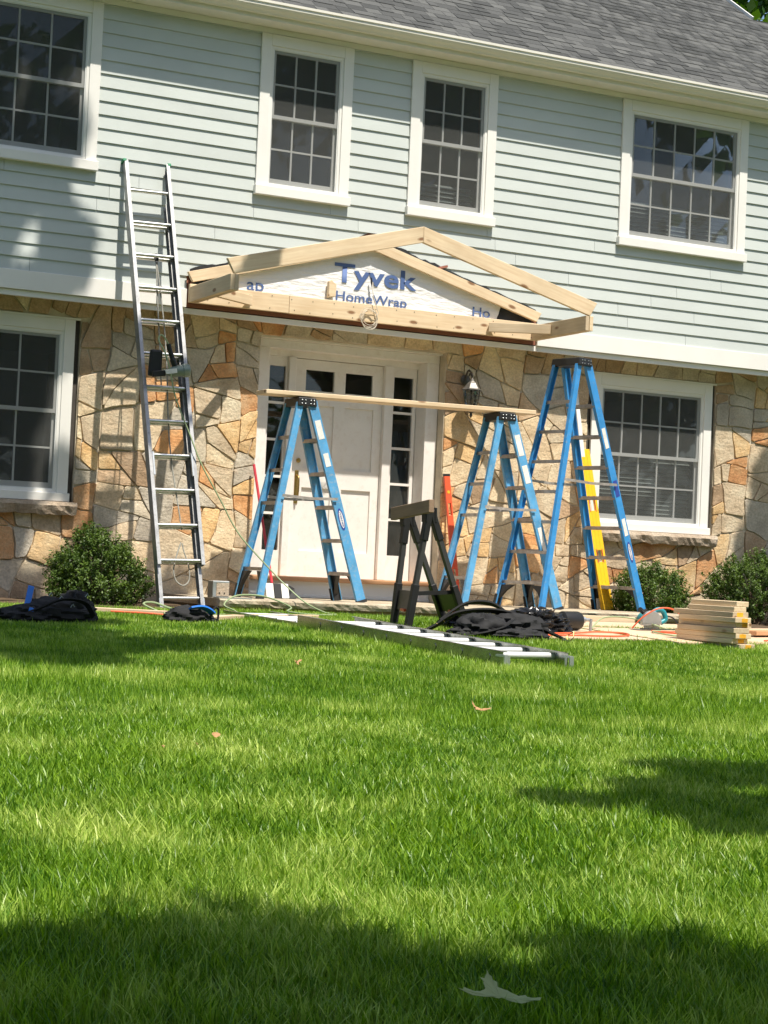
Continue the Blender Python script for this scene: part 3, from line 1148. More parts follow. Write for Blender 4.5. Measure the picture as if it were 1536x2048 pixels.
def window(x0, x1, z0, z1, cols, blind, yf, lower, label):
    w = part('window', house, label)
    cw = .098
    ct = .105
    cb = .085 if not lower else .075
    # flat casing boards, butted
    m = MB()
    yb = yf + .03
    m.box(x0, x0 + cw, yf, yb, z0 + cb, z1)
    m.box(x1 - cw, x1, yf, yb, z0 + cb, z1)
    m.box(x0 + cw + .0005, x1 - cw - .0005, yf, yb, z1 - ct, z1)
    m.build('casing', MT['white'], w, bevel=.003)
    MB().box(x0 - .012, x1 + .012, yf - .032, yb, z0, z0 + cb - .001).build('sill', MT['white'], w, bevel=.004)
    if lower:
        MB().box(x0 - .045, x1 + .045, yf - .004, yb - .01, z1 + .001, z1 + .018).build('drip_cap', MT['white'], w)
    a, b, c, d = x0 + cw, x1 - cw, z0 + cb, z1 - ct
    # stepped inner frame
    fw = .026
    MB().sheet(a - .004, b + .004, c - .004, d + .004, [(a + fw, b - fw, c + fw, d - fw)], yf + .012, yf + .075).build('inner_frame', MT['white'], w, bevel=.002)
    a, b, c, d = a + fw, b - fw, c + fw, d - fw
    zm = (c + d) / 2
    st = .034
    yu, yl = yf + .030, yf + .058
    for (za, zb, ya, name, bot) in ((zm - .012, d, yu, 'upper_sash', .034), (c, zm + .022, yl, 'lower_sash', .06)):
        ia, ib, ic, id_ = a + st, b - st, za + bot, zb - .034
        s = MB().sheet(a + .001, b - .001, za, zb, [(ia, ib, ic, id_)], ya, ya + .026).build(name, MT['vinyl'], w, bevel=.002)
        pw, ph = (ib - ia) / cols, (id_ - ic) / 2
        mu = .016
        for k in range(1, cols):
            xx = ia + pw * k
            MB().box(xx - mu / 2, xx + mu / 2, ya + .004, ya + .0225, ic, id_).build('muntin', MT['vinyl'], w)
        zz = ic + ph
        MB().box(ia, ib, ya + .006, ya + .021, zz - mu / 2, zz + mu / 2).build('muntin', MT['vinyl'], w)
        for k in range(cols):
            for r_ in range(2):
                t = .0018 * rr.uniform(-1, 1)
                p = MB()
                xa, xb = ia + pw * k, ia + pw * (k + 1)
                zc, ze = ic + ph * r_, ic + ph * (r_ + 1)
                p.add([(xa, ya + .013 + t, zc), (xb, ya + .013 - t, zc), (xb, ya + .013 + t, ze), (xa, ya + .013 - t, ze)], [(0, 1, 2, 3)])
                p.build('pane', MT['glass'], w)
    # insect screen over the whole opening
    p = MB()
    p.add([(a - .002, yf + .021, c), (b + .002, yf + .021, c), (b + .002, yf + .021, d), (a - .002, yf + .021, d)], [(0, 1, 2, 3)])
    p.build('insect_screen', MT['screen'], w)
    MB().sheet(a, b, c, d, [(a + .010, b - .010, c + .010, d - .010)], yf + .018, yf + .024).build('screen_frame', MT['vinyl'], w)
    if blind:
        zz = c + .06
        top = c + (d - c) * blind
        while zz < top:
            m = MB()
            tl = .018
            m.hexa([(a + .05, yl + .060, zz - tl), (b - .05, yl + .060, zz - tl), (b - .05, yl + .105, zz + tl - .003), (a + .05, yl + .105, zz + tl - .003),
                    (a + .05, yl + .060, zz - tl + .003), (b - .05, yl + .060, zz - tl + .003), (b - .05, yl + .105, zz + tl), (a + .05, yl + .105, zz + tl)])
            m.build('blind_slat', MT['blind'], w)
            zz += .044
    return w


for (a, b, c, d, n, t) in UPPER:
    window(a, b, c, d, n, t, -.034, False, None)
for (a, b, c, d, n, t) in LOWER:
    window(a, b, c, d, n, t, SY - .012, True, None)
    # rough stone ledge
    m = MB()
    x0, x1 = a - .07, b + .07
    nseg = 44
    zt, zb_ = c - .004, c - .118
    rows_ = []
    for i in range(nseg + 1):
        x = x0 + (x1 - x0) * i / nseg
        k = .020 * noise.noise(Vector((x * 9, 1, 0))) + .012 * noise.noise(Vector((x * 24, 1, 0)))
        k2 = .022 * noise.noise(Vector((x * 8, 7, 0))) + .012 * noise.noise(Vector((x * 21, 4, 0)))
        rows_.append([(x, SY + .02, zt), (x, SY - .092 + k * .6, zt), (x, SY - .108 + k, zt - .035 + k2 * .4), (x, SY - .096 + k2, zt - .078),
                      (x, SY - .082 + k * .8, zb_ + k2), (x, SY + .02, zb_)])
    base = []
    for r_ in rows_:
        base.append(len(m.v))
        m.v += r_
    for i in range(nseg):
        for k in range(6):
            k2 = (k + 1) % 6
            m.f.append((base[i] + k, base[i] + k2, base[i + 1] + k2, base[i + 1] + k))
    m.f.append(tuple(base[0] + k for k in range(6)))
    m.f.append(tuple(base[-1] + k for k in reversed(range(6))))
    m.build('window_ledge', MT['sill_stone'], house)
    MB().box(b + .002, b + .046, SY + .03, SY + .08, c, d).build('gap_shade', MT['gap_shade'], house)  # dark strips colour in the shade of the reveal beside the frame
    MB().box(a - .046, a - .002, SY + .03, SY + .08, c, d).build('gap_shade', MT['gap_shade'], house)

# ------------------------------------------------------------------ entrance
ent = part('entrance', house, 'white primed entrance with panelled door and two sidelights')
yc, yd = SY + .12, SY + .29           # casing face and door face: the entrance is set back
dx0, dx1 = -1.200, 0.735
# outer casing and head
MB().box(dx0, -1.060, yc, yc + .02, .265, 2.390).build('casing_board', MT['door_white'], ent, bevel=.003)
MB().box(.605, dx1, yc, yc + .02, .265, 2.390).build('casing_board', MT['door_white'], ent, bevel=.003)
MB().box(dx0, dx1, yc, yc + .02, 2.391, 2.468).build('head_board', MT['door_white'], ent, bevel=.003)
MB().box(dx0 - .0, dx1, yc - .06, yc + .02, 2.469, 2.486).build('drip_cap', MT['door_white'], ent)
MB().box(-1.058, .603, yc + .021, yd + .05, 2.392, 2.42).build('head_jamb', MT['door_white'], ent)
MB().box(-1.058, .603, yd - .03, yd + .05, 2.335, 2.3915).build('head_panel', MT['door_white'], ent)
# deep jambs, the right one splayed
MB().box(-1.062, -1.040, yc + .0205, yd + .05, .265, 2.3905).build('jamb', MT['door_white'], ent)
MB().hexa([(.604, yc + .0205, .265), (.622, yc + .0205, .265), (.622, yd + .05, .265), (.574, yd + .05, .265),
           (.604, yc + .0205, 2.3905), (.622, yc + .0205, 2.3905), (.622, yd + .05, 2.3905), (.574, yd + .05, 2.3905)]).build('jamb', MT['door_white'], ent)
for (a, b) in ((-.800, -.728), (.214, .300)):
    MB().box(a, b, yd - .055, yd + .05, .265, 2.334).build('mullion_post', MT['door_white'], ent, bevel=.004)
for (a, b, ga, gb) in ((-1.039, -.801, -.992, -.802 - .015), (.301, .5735, .330, .540)):
    s = part('sidelight', house)
    MB().sheet(a, b, .265, 2.334, [(ga, gb, .505, 2.242)], yd - .012, yd + .03).build('sidelight_frame', MT['door_white'], s, bevel=.002)
    ph = (2.242 - .505) / 5
    for k in range(5):
        za = .505 + ph * k
        p = MB()
        p.add([(ga, yd + .014, za), (gb, yd + .014, za), (gb, yd + .014, za + ph), (ga, yd + .014, za + ph)], [(0, 1, 2, 3)])
        p.build('pane', MT['glass'], s)
        if k:
            MB().box(ga, gb, yd - .008, yd + .012, za - .012, za + .012).build('glazing_bar', MT['door_white'], s)
door = part('front_door', house, 'white primed panelled door with two small square lights at the top')
y2 = yd
holes = [(-.602, -.302, 2.036, 2.234), (-.186, .107, 2.036, 2.234), (-.598, -.296, 1.298, 1.900), (-.182, .124, 1.298, 1.900),
         (-.598, -.296, .510, 1.113), (-.182, .126, .510, 1.113)]
MB().sheet(-.7265, .2125, .266, 2.330, holes, y2, y2 + .04).build('door_leaf', MT['door_white'], door, bevel=.003)
for h in holes[:2]:
    p = MB()
    p.add([(h[0], y2 + .022, h[2]), (h[1], y2 + .022, h[2]), (h[1], y2 + .022, h[3]), (h[0], y2 + .022, h[3])], [(0, 1, 2, 3)])
    p.build('door_light', MT['glass'], door)
for h in holes[2:]:
    m = MB()
    m.box(h[0] - .002, h[1] + .002, y2 + .019, y2 + .03, h[2] - .002, h[3] + .002)
    m.build('door_panel', MT['door_white'], door)
hx = -.655
m = MB()
m.box(hx - .02, hx + .02, y2 - .008, y2 - .001, .955, 1.27)
m.build('handle_plate', MT['brass'], door, bevel=.003)
MB().tube(spline_([(hx, y2 - .008, 1.22), (hx, y2 - .055, 1.20), (hx, y2 - .060, 1.10), (hx, y2 - .045, 1.01), (hx, y2 - .008, .985)]), .009, 8).build('door_handle', MT['brass'], door, smooth=True)
MB().lathe([(.0, .0), (.022, .0), (.022, -.012), (.014, -.02), (.0, -.02)], (hx + .01, y2 - .002, 1.365), 14, (0, 1, 0)).build('deadbolt', MT['brass'], door, smooth=True)
MB().box(dx0, dx1 + .01, yc - .03, yd + .06, .222, .263).build('door_threshold', MT['cedar'], ent, bevel=.006)
MB().box(dx0 + .01, dx1, yc + .02, yd + .06, .098, .2215).build('riser_board', MT['white'], ent)
MB().box(dx0 + .01, dx1, yc + .0, yd + .06, .0705, .0975).build('riser_base_strip', MT['white'], ent, bevel=.004)

# ------------------------------------------------------------------ stoop
stoop = thing('entrance_stoop', 'low stone slab stoop running below the white front door', 'stoop')
m = MB()
x0, x1 = -2.06, 2.86
nseg = 110
YF = -1.20
ring = []
for i in range(nseg + 1):
    x = x0 + (x1 - x0) * i / nseg
    k = .016 * noise.noise(Vector((x * 5, 1, 0))) + .010 * noise.noise(Vector((x * 17, 1, 0)))
    k2 = .016 * noise.noise(Vector((x * 6, 5, 0))) + .010 * noise.noise(Vector((x * 19, 3, 0)))
    ring.append([(x, SY + .40, .068), (x, YF + .02 + k * .5, .068), (x, YF + k, .056), (x, YF + .004 + k2, .030), (x, YF + .014 + k, .004 + k2 * .3), (x, SY + .40, .004)])
for i, r_ in enumerate(ring):
    m.v += r_
    if i:
        for k in range(6):
            k2 = (k + 1) % 6
            m.f.append(((i - 1) * 6 + k, (i - 1) * 6 + k2, i * 6 + k2, i * 6 + k))
m.f.append(tuple(range(6)))
m.f.append(tuple(nseg * 6 + k for k in reversed(range(6))))
m.build('slab', MT['concrete'], stoop)
MB().box(x0 + .04, x1 - .04, YF + .06, SY - .01, -.30, .003).build('stoop_riser', MT['stone_b'], stoop)

# ================================================================== things
# ------------------------------------------------------------------ house wrap in the gable
wrap = thing('house_wrap', 'white house wrap sheet with blue lettering inside the porch gable frame', 'house wrap', (PC, -.01, 2.70))
nxw, nzw = 90, 22
wv, wf = [], []
for j in range(nzw + 1):
    t = j / nzw
    zz = 2.70 + (3.36 - 2.70) * t
    half = max(.02, (3.42 - zz) / .279)
    half = min(half, PW - .42 + .10 * noise.noise(Vector((zz * 9, 0, 0))))
    for i in range(nxw + 1):
        x = PC - half + 2 * half * i / nxw
        bulge = .006 * noise.noise(Vector((x * 3.2, zz * 9, 1))) + .004 * noise.noise(Vector((x * 9 + zz * 5, zz * 22, 4)))
        wv.append((x, -.012 - abs(bulge), zz))
for j in range(nzw):
    for i in range(nxw):
        a = j * (nxw + 1) + i
        wf.append((a, a + 1, a + nxw + 2, a + nxw + 1))
np_mesh('wrap_sheet', np.array(wv), np.array(wf), MT['wrap'], wrap, smooth=True)
YT = -.0205
text_obj('lettering', 'Tyvek', MT['blue_print'], wrap, (-.625, YT, 2.945), (1, 0, .0), (0, 0, 1), height=.235, width=.86, bold=.022)
text_obj('lettering', 'HomeWrap', MT['blue_print'], wrap, (-.60, YT, 2.805), (1, 0, .0), (0, 0, 1), height=.115, width=.735, bold=.012)
text_obj('lettering', 'ap', MT['blue_print'], wrap, (-1.485, YT, 2.800), (1, 0, 0), (0, 0, 1), height=.105, width=.165, bold=.006)
text_obj('lettering', 'Ho', MT['blue_print'], wrap, (.845, YT, 2.828), (1, 0, 0), (0, 0, 1), height=.090, width=.19, bold=.006)
# torn black paper and siding stubs along the two slopes
for sgn in (-1, 1):
    m = MB()
    k = 34
    for i in range(k):
        u0, u1 = i / k, (i + 1) / k
        xa, xb = PC + sgn * (.04 + 1.75 * u0), PC + sgn * (.04 + 1.75 * u1)

        def top(u, x):
            return 3.462 - .279 * abs(x - PC) + .026 * noise.noise(Vector((x * 6, sgn, 0))) + .012 * noise.noise(Vector((x * 21, sgn, 2)))
        ta, tb = top(u0, xa), top(u1, xb)
        m.add([(xa, -.0135, ta - .085), (xb, -.0135, tb - .085), (xb, -.022, tb), (xa, -.022, ta)], [(0, 1, 2, 3)])
    m.build('felt_paper', MT['black_paper'], wrap)
for sgn in (-1, 1):
    m = MB()
    m.prism([(PC + sgn * 1.78, -.0085, 2.80), (PC + sgn * 1.10, -.0085, 2.80), (PC + sgn * 1.10, -.0085, 3.08), (PC + sgn * 1.70, -.0085, 2.92)], (0, .003, 0))
    m.build('felt_paper', MT['black_paper'], wrap)
m = MB()
for (xa, za, L) in ((-.32, 3.462, .11), (.45, 3.265, .10), (-1.9, 2.975, .16), (-1.35, 3.14, .1)):
    m.bar((xa, -.026, za - .02), (xa + L, -.026, za + .01), .006, .022, (0, 0, 1))
m.build('torn_siding_strip', MT['redwood'], wrap)

# ------------------------------------------------------------------ portico frame
port = thing('portico_frame', 'raw pine gable frame of an unfinished porch roof fixed above the front door', 'roof frame', (PC, -.05, 2.655))
XL, XR = -2.045, 1.555
YB, YFp = -.030, -1.05
zb = 2.655
apx = 3.405
board('header_board', (XL, YB - .024, zb + .082), (-1.085, YB - .024, zb + .082), .038, .165, MT['pine'], port)
board('header_board', (-1.083, YB - .026, zb + .080), (XR, YB - .026, zb + .080), .038, .165, MT['pine'], port)
for y_, hh, z_end, z_apx in ((YB - .028, .098, 2.880, 3.372), (YFp + .019, .138, 2.855, 3.335)):
    for sgn, xe in ((-1, XL), (1, XR)):
        board('rafter', (xe, y_, z_end), (PC + sgn * .001, y_, z_apx), .038, hh, MT['pine'], port, ends=(-.27, .27))
for xe, sgn in ((XL, 1), (XR, -1)):
    x_ = xe + sgn * .020
    board('side_beam', (x_, YB - .046, zb + .068), (x_, YFp - .0, zb + .068), .038, .138, MT['pine'], port)
    board('side_beam', (x_ + sgn * .0405, YB - .046, zb + .068), (x_ + sgn * .0405, YFp + .004, zb + .068), .038, .138, MT['pine_dull'], port)
board('brace', (-1.47, YB - .07, zb + .070), (-1.93, YB - .40, zb + .064), .038, .089, MT['pine'], port)
board('brace', (.985, YB - .07, zb + .072), (1.475, YB - .40, zb + .066), .038, .089, MT['pine_dull'], port)
m = MB()
rn = random.Random(2)
for x_ in np.arange(-1.9, 1.5, .21):
    for dz_ in (.03, .13):
        p = (x_ + rn.uniform(-.03, .03), YB - .0455, zb + dz_ + rn.uniform(-.01, .01))
        m.lathe([(.0045, 0), (.0045, -.002)], p, 6, (0, 1, 0))
m.build('nail_head', MT['black_plastic'], port)

# wire coil hanging on the header, and the light block on the wrap
coil = thing('wire_coil', 'pale coil of electrical wire hanging before the blue lettering', 'wire', (-.29, -.09, 2.66))
m = MB()
for k in range(5):
    pts_ = []
    r0 = .075 + rn.uniform(-.012, .018)
    cx_, cz_ = -.285 + rn.uniform(-.015, .015), 2.675 + rn.uniform(-.02, .02)
    for t in range(25):
        a = 2 * math.pi * t / 24
        pts_.append((cx_ + r0 * math.cos(a), -.10 - .012 * k * .3 + .008 * math.sin(3 * a + k), cz_ + r0 * 1.05 * math.sin(a)))
    m.tube(pts_, .0026, 6)
m.build('loop', MT['wire'], coil, smooth=True)
m = MB().tube([(-.245, -.055, 3.03), (-.255, -.07, 2.98), (-.25, -.10, 2.88), (-.22, -.11, 2.80), (-.20, -.115, 2.74), (-.23, -.11, 2.70)], .004, 6)
m.build('lead', MT['wire'], coil, smooth=True)
MB().tube([(-.262, -.05, 3.07), (-.256, -.055, 3.02), (-.245, -.055, 2.985)], .009, 6).build('lead_tape', MT['black_plastic'], coil)
blk = thing('wall_block', 'small peach coloured plastic block on the white wrap left of the lettering', 'block', (-.66, -.04, 2.90))
MB().prism([(-.700, -.03, 2.84), (-.625, -.03, 2.855), (-.622, -.03, 2.965), (-.675, -.03, 3.005), (-.700, -.03, 2.99)], (0, -.05, .0)).build('body', MT['pine'], blk, bevel=.006)

# ------------------------------------------------------------------ wall lantern
lan = thing('wall_lantern', 'old bronze carriage lantern on the stone wall beside the door', 'lantern', (.97, SY, 2.05))
lx, ly = .935, SY - .19
MB().lathe([(.0, 0), (.045, 0), (.055, -.012), (.038, -.024), (.0, -.024)], (lx + .01, SY - .022, 2.24), 14, (0, 1, 0)).build('back_plate', MT['bronze'], lan, smooth=True)
pts_ = []
for t in range(15):
    a = math.pi * (1.0 - t / 14 * 1.05)
    pts_.append((lx + .005, SY - .045 - .075 + .075 * -math.cos(a) * -1, 2.25 + .075 * math.sin(a)))
MB().tube([(lx + .005, SY - .04, 2.24)] + [(lx, SY - .04 - .15 * t, 2.24 + .09 * math.sin(math.pi * t)) for t in (0.1, .25, .4, .55, .7, .85, 1.0)], .010, 8).build('bracket', MT['bronze'], lan, smooth=True)
MB().tube([(lx, ly + .03 + .035 * math.cos(a), 2.27 + .035 * math.sin(a)) for a in np.linspace(0, 5.2, 16)], .007, 6).build('scroll', MT['bronze'], lan, smooth=True)
MB().lathe([(.0, .10), (.016, .095), (.022, .075), (.030, .066), (.045, .055), (.085, .0), (.098, -.008), (.098, -.016), (.0, -.016)], (lx, ly, 2.145), 6).build('roof', MT['bronze_worn'], lan)
cage = MB()
for k in range(6):
    a = math.pi / 3 * k + .1
    cage.tube([(lx + .088 * math.cos(a), ly + .088 * math.sin(a), 2.13), (lx + .078 * math.cos(a), ly + .078 * math.sin(a), 2.05), (lx + .045 * math.cos(a), ly + .045 * math.sin(a), 1.93)], .0042, 5)
cage.lathe([(.0, 0), (.05, 0), (.05, .012), (.0, .012)], (lx, ly, 1.92), 8)
cage.lathe([(.0, -.06), (.008, -.05), (.016, -.03), (.010, -.012), (.03, 0), (.0, 0)], (lx, ly, 1.92), 8)
cage.build('cage', MT['bronze'], lan)
MB().lathe([(.084, .0), (.074, -.08), (.042, -.20), (.0, -.20)], (lx, ly, 2.128), 6).build('glass', MT['glass'], lan)

# ------------------------------------------------------------------ step ladders


def step_ladder(name, label, FN, FF, RN, RF, cap_c, cap_len, cap_w, adir, n_steps, H, mat, stickers):
    """FN.. feet (front near/far, rear near/far); cap_c centre of the cap top; adir: unit vector from rear to front."""
    base = (Vector(FN) + Vector(FF) + Vector(RN) + Vector(RF)) / 4
    t = thing(name, label, 'stepladder', base, 'blue stepladders in front of the house')
    FN, FF, RN, RF = map(Vector, (FN, FF, RN, RF))
    a = Vector(adir).normalized()
    b = Vector((-a.y, a.x, 0))           # towards the house
    c = Vector(cap_c)
    tops = {}
    for key, sa, sb in (('FN', 1, -1), ('FF', 1, 1), ('RN', -1, -1), ('RF', -1, 1)):
        tops[key] = c + a * (sa * cap_w * .30) + b * (sb * (cap_len / 2 - .025)) - Vector((0, 0, .03))
    # rails
    rails = {'FN': (FN, .086, .030), 'FF': (FF, .086, .030), 'RN': (RN, .060, .028), 'RF': (RF, .060, .028)}
    for key, (foot, h, w) in rails.items():
        top = tops[key]
        d = (top - foot).normalized()
        m = MB()
        flip = 1 if key[1] == 'N' else -1
        nrm = b.cross(d).normalized()
        m.channel(foot, top, w, h, .005, nrm, flip if nrm.dot(a) > 0 else flip)
        m.build('front_rail' if key[0] == 'F' else 'rear_rail', mat, t)
        # rubber boot
        q = foot + d * (.022 if key[1] == 'N' else .12)
        mb = MB()
        mb.bar(foot - d * .004, q, w * 1.25, h * 1.06, nrm)
        mb.build('foot', MT['rubber'], t)
    # bottom knee braces, black plastic, below the lowest tread
    pt = lambda key, f: rails[key][0].lerp(tops[key], f)
    rail_len = (tops['FN'] - FN).length
    fr = .305 / rail_len
    for k in range(1, n_steps + 1):
        f = fr * k * (1 - .0) - .02
        p, q = pt('FN', f), pt('FF', f)
        m = MB()
        m.bar(p + a * .0 + b * .006, q - b * .006, .078, .006, (0, 0, 1))
        m.bar(p - a * .0385 + b * .006 - Vector((0, 0, .014)), q - a * .0385 - b * .006 - Vector((0, 0, .014)), .004, .032, (0, 0, 1))
        m.bar(p + a * .0385 + b * .006 - Vector((0, 0, .014)), q + a * .0385 - b * .006 - Vector((0, 0, .014)), .004, .032, (0, 0, 1))
        m.build('tread', MT['alu_step'], t)
    for k in range(1, n_steps + 1):
        f = fr * k - .02
        if k % 2 == 0 and n_steps < 7 and k != 4:
            continue
        p, q = pt('RN', f), pt('RF', f)
        m = MB()
        m.bar(p + b * .004, q - b * .004, .020, .030, (0, 0, 1))
        m.build('rear_bar', MT['alu_step'], t)
    for s1, s2 in (('FN', 'FF'), ('RN', 'RF')):
        for k1, k2 in ((s1, s2), (s2, s1)):
            m = MB()
            f0 = fr - .02
            up = pt(k1, f0 - .01).lerp(pt(k2, f0 - .01), .30)
            lo = pt(k1, .035).lerp(pt(k2, .035), .04)
            hi = pt(k1, f0 - .012).lerp(pt(k2, f0 - .012), .03)
            nrm = a * .02
            m.prism([lo - nrm, hi - nrm, up - nrm, lo.lerp(up, .52) + (pt(k1, f0) - up) * .10 - nrm], nrm * 2)
            m.build('knee_brace', MT['black_plastic'], t)
    # spreaders
    for key in ('N', 'F'):
        f = .515
        p, q = pt('F' + key, f), pt('R' + key, f + .003)
        o = b * (-.022 if key == 'N' else .022)
        mid = p.lerp(q, .5) - Vector((0, 0, .012))
        m = MB()
        m.bar(p + o, mid + o, .005, .024, (0, 0, 1))
        m.bar(mid + o * 1.25, q + o * 1.25, .005, .024, (0, 0, 1))
        m.build('spreader', MT['alu_step'], t)
    # cap
    m = MB()
    hw, hl = cap_w / 2, cap_len / 2
    z0_, z1_ = -.075, 0.0
    P = lambda u, v, z_: c + a * u + b * v + Vector((0, 0, z_))
    m.hexa([P(-hw, -hl, z0_), P(hw, -hl, z0_), P(hw, hl, z0_), P(-hw, hl, z0_), P(-hw * .9, -hl * .97, z1_), P(hw * .9, -hl * .97, z1_), P(hw * .9, hl * .97, z1_), P(-hw * .9, hl * .97, z1_)])
    m.build('cap', MT['black_plastic'], t, bevel=.008)
    m = MB()
    for u in (-.6, -.25, .3, .65):
        for w_ in (-.055, -.025):
            m.lathe([(.005, 0), (.005, .004), (.002, .006)], P(u * hw, -hl - .003, w_), 8, tuple(-b))
    m.build('rivet', MT['steel'], t)
    # stickers on the near front rail
    d = (tops['FN'] - FN).normalized()
    nrm = b.cross(d).normalized()
    off = -b * .0042
    for (f, L, W, mt_, txt) in stickers:
        p = FN + d * (rail_len * f) + off
        s = MB()
        if txt:
            ring = []
            for k in range(20):
                aa = 2 * math.pi * k / 20
                ring.append(p + d * (L / 2 * math.cos(aa)) + nrm * (W / 2 * math.sin(aa)))
            s.prism(ring, -b * .0008)
            st = s.build('sticker', MT['navy'], t)
            s = MB()
            ring = [p - b * .0009 + d * (L * .40 * math.cos(2 * math.pi * k / 20)) + nrm * (W * .34 * math.sin(2 * math.pi * k / 20)) for k in range(20)]
            s.prism(ring, -b * .0006)
            s.build('sticker_panel', MT['sticker'], t)
            sgn = 1 if nrm.dot(a) > 0 else -1
            text_obj('lettering', txt, MT['navy'], t, p - b * .0022 + d * (L * .36) - nrm * sgn * (W * .13), -d, nrm * sgn, height=W * .26, width=L * .72, bold=.02)
        else:
            s.bar(p - d * L / 2, p + d * L / 2, .0012, W, nrm)
            s.build('sticker', mt_, t)
    return t


SZ = .068
step_ladder('stepladder', 'worn blue stepladder before the white door under the plank\'s left end',
            (-.545, -.75, SZ), (-.560, -.25, SZ), (-1.520, -.75, SZ), (-1.535, -.25, SZ), (-1.115, -.50, 1.846), .33, .185, (1, 0.0, 0), 5, 1.78, MT['fibreglass_worn'],
            [(.86, .17, .055, MT['sticker'], None), (.71, .12, .05, MT['sticker'], None), (.415, .20, .052, None, 'WERNER')])
step_ladder('stepladder', 'worn blue stepladder beside the lantern under the plank\'s right end',
            (1.480, -.78, SZ), (1.47, -.27, SZ), (.490, -.75, SZ), (.48, -.25, SZ), (.915, -.50, 1.872), .33, .185, (1, 0.0, 0), 5, 1.80, MT['fibreglass_worn'],
            [(.85, .20, .055, MT['sticker'], None), (.70, .17, .055, MT['sticker'], None), (.36, .24, .04, MT['sticker'], None)])
ad = Vector((2.58 - 1.20, -.55 + .95, 0)).normalized()
bd = Vector((-ad.y, ad.x, 0))
NR, NF = Vector((1.20, -.95, SZ)), Vector((2.58, -.55, SZ))
ccap = Vector((1.62, -.60, 2.44))
step_ladder('stepladder', 'tall bright blue stepladder in front of the right ground-floor window',
            NF, NF + bd * .60, NR, NR + bd * .60, ccap, .36, .19, ad, 7, 2.38, MT['fibreglass'],
            [(.70, .20, .05, MT['sticker'], None), (.50, .16, .055, MT['navy'], None), (.345, .17, .05, MT['sticker'], None), (.245, .21, .055, None, 'WERNER')])

# plank across the two small ladders
pl = board('scaffold_plank', (-1.50, -.515, 1.872), (1.235, -.515, 1.900), .235, .038, MT['pine'], None, bevel=.004)
tag(pl, 'long pine plank laid flat across two blue stepladders', 'plank')

# ------------------------------------------------------------------ leaning extension ladder
xl = thing('extension_ladder', 'aluminium extension ladder leaning upright against the sage clapboard', 'ladder', (-2.38, -1.22, -.06))


def ladder_section(t, p0, updir, right, nrm, w, L, rung0, pitch, rails_mat, rail=(.070, .028), web=.003, n=None):
    p0, d, r, nn = Vector(p0), Vector(updir).normalized(), Vector(right).normalized(), Vector(nrm).normalized()
    for sgn in (-1, 1):
        q = p0 + r * (sgn * w / 2)
        m = MB()
        m.channel(q, q + d * L, rail[1], rail[0], web, nn, sgn if r.cross(nn).dot(d) > 0 else -sgn)
        m.build('side_rail', rails_mat, t)
    k = 0
    s = rung0
    while s < L - .05:
        c = p0 + d * s
        m = MB()
        m.tube([c - r * (w / 2 - .003), c + r * (w / 2 - .003)], .0175, 10)
        m.build('rung', MT['alu'], t, smooth=True)
        s += pitch
        k += 1


A = Vector((-2.493, -.03, 3.835))
B = Vector((-2.375, -1.22, -.055))
dd = (A - B).normalized()
rt = Vector((1, 0, 0.0))
rt = (rt - dd * rt.dot(dd)).normalized()
nn = rt.cross(dd)                     # outward, towards the viewer
if nn.y > 0:
    nn = -nn
Ltot = (A - B).length
WL = .412
f0 = .40                              # where the fly section starts above the feet
ladder_section(xl, B + dd * f0 + nn * .0, dd, rt, nn, WL, Ltot - f0, .04, .305, MT['alu_rail'])
ladder_section(xl, B - nn * .062, dd, rt, nn, WL - .03, Ltot - .36, .135, .305, MT['alu_rail'])
for sgn in (-1, 1):
    q = A + rt * (sgn * WL / 2)
    MB().bar(q - dd * .016, q + dd * .012, .034, .074, nn).build('end_cap', MT['cap_green'], xl, bevel=.006)
    q = B - nn * .062 + rt * (sgn * (WL - .03) / 2)
    m = MB()
    m.bar(q - dd * .01, q + dd * .13, .012, .072, nn)
    m.bar(q + nn * .03 - Vector((0, .03, .012)), q - nn * .03 + Vector((0, .05, -.012)), .055, .012, (0, 0, 1))
    m.build('shoe', MT['steel'], xl)
    # rung lock hook
    q = B + dd * 1.34 + rt * (sgn * (WL / 2 - .035)) + nn * .03
    m = MB()
    m.bar(q - dd * .17, q + dd * .03, .014, .022, nn)
    m.bar(q + dd * .03 - nn * .005, q + dd * .045 - nn * .06, .014, .02, dd)
    m.build('rung_lock', MT['steel'], xl)
rp = []
for k in range(25):
    f = k / 24
    rp.append(A.lerp(B, .225 + .60 * f) + rt * (.035 + .02 * math.sin(f * 7)) - nn * (.035 + .01 * math.sin(f * 11)))
MB().tube(rp, .006, 6).build('rope', MT['rope'], xl, smooth=True)
rp = [A.lerp(B, .225) + rt * .03 - nn * .03, A.lerp(B, .30) + rt * .015 - nn * .035, A.lerp(B, .40) - rt * .0 - nn * .035, A.lerp(B, .52) - rt * .02 - nn * .04]
MB().tube(rp, .006, 6).build('rope', MT['rope'], xl, smooth=True)
q = A.lerp(B, .85)
rp = [q + rt * .04, q + rt * -.01 - dd * .12, q - rt * .045 - dd * .24, q - rt * .03 - dd * .33, q + rt * .03 - dd * .37, q + rt * .085 - dd * .32, q + rt * .09 - dd * .2, q + rt * .06 - dd * .08, q + rt * .05]
sm = []
for i in range(len(rp) - 1):
    for t in range(6):
        p_0, p_1, p_2, p_3 = rp[max(i - 1, 0)], rp[i], rp[i + 1], rp[min(i + 2, len(rp) - 1)]
        u = t / 6
        sm.append(.5 * ((2 * p_1) + (p_2 - p_0) * u + (2 * p_0 - 5 * p_1 + 4 * p_2 - p_3) * u * u + (3 * p_1 - p_0 - 3 * p_2 + p_3) * u ** 3) - nn * .045)
MB().tube(sm, .006, 6).build('rope', MT['rope'], xl, smooth=True)
m = MB()
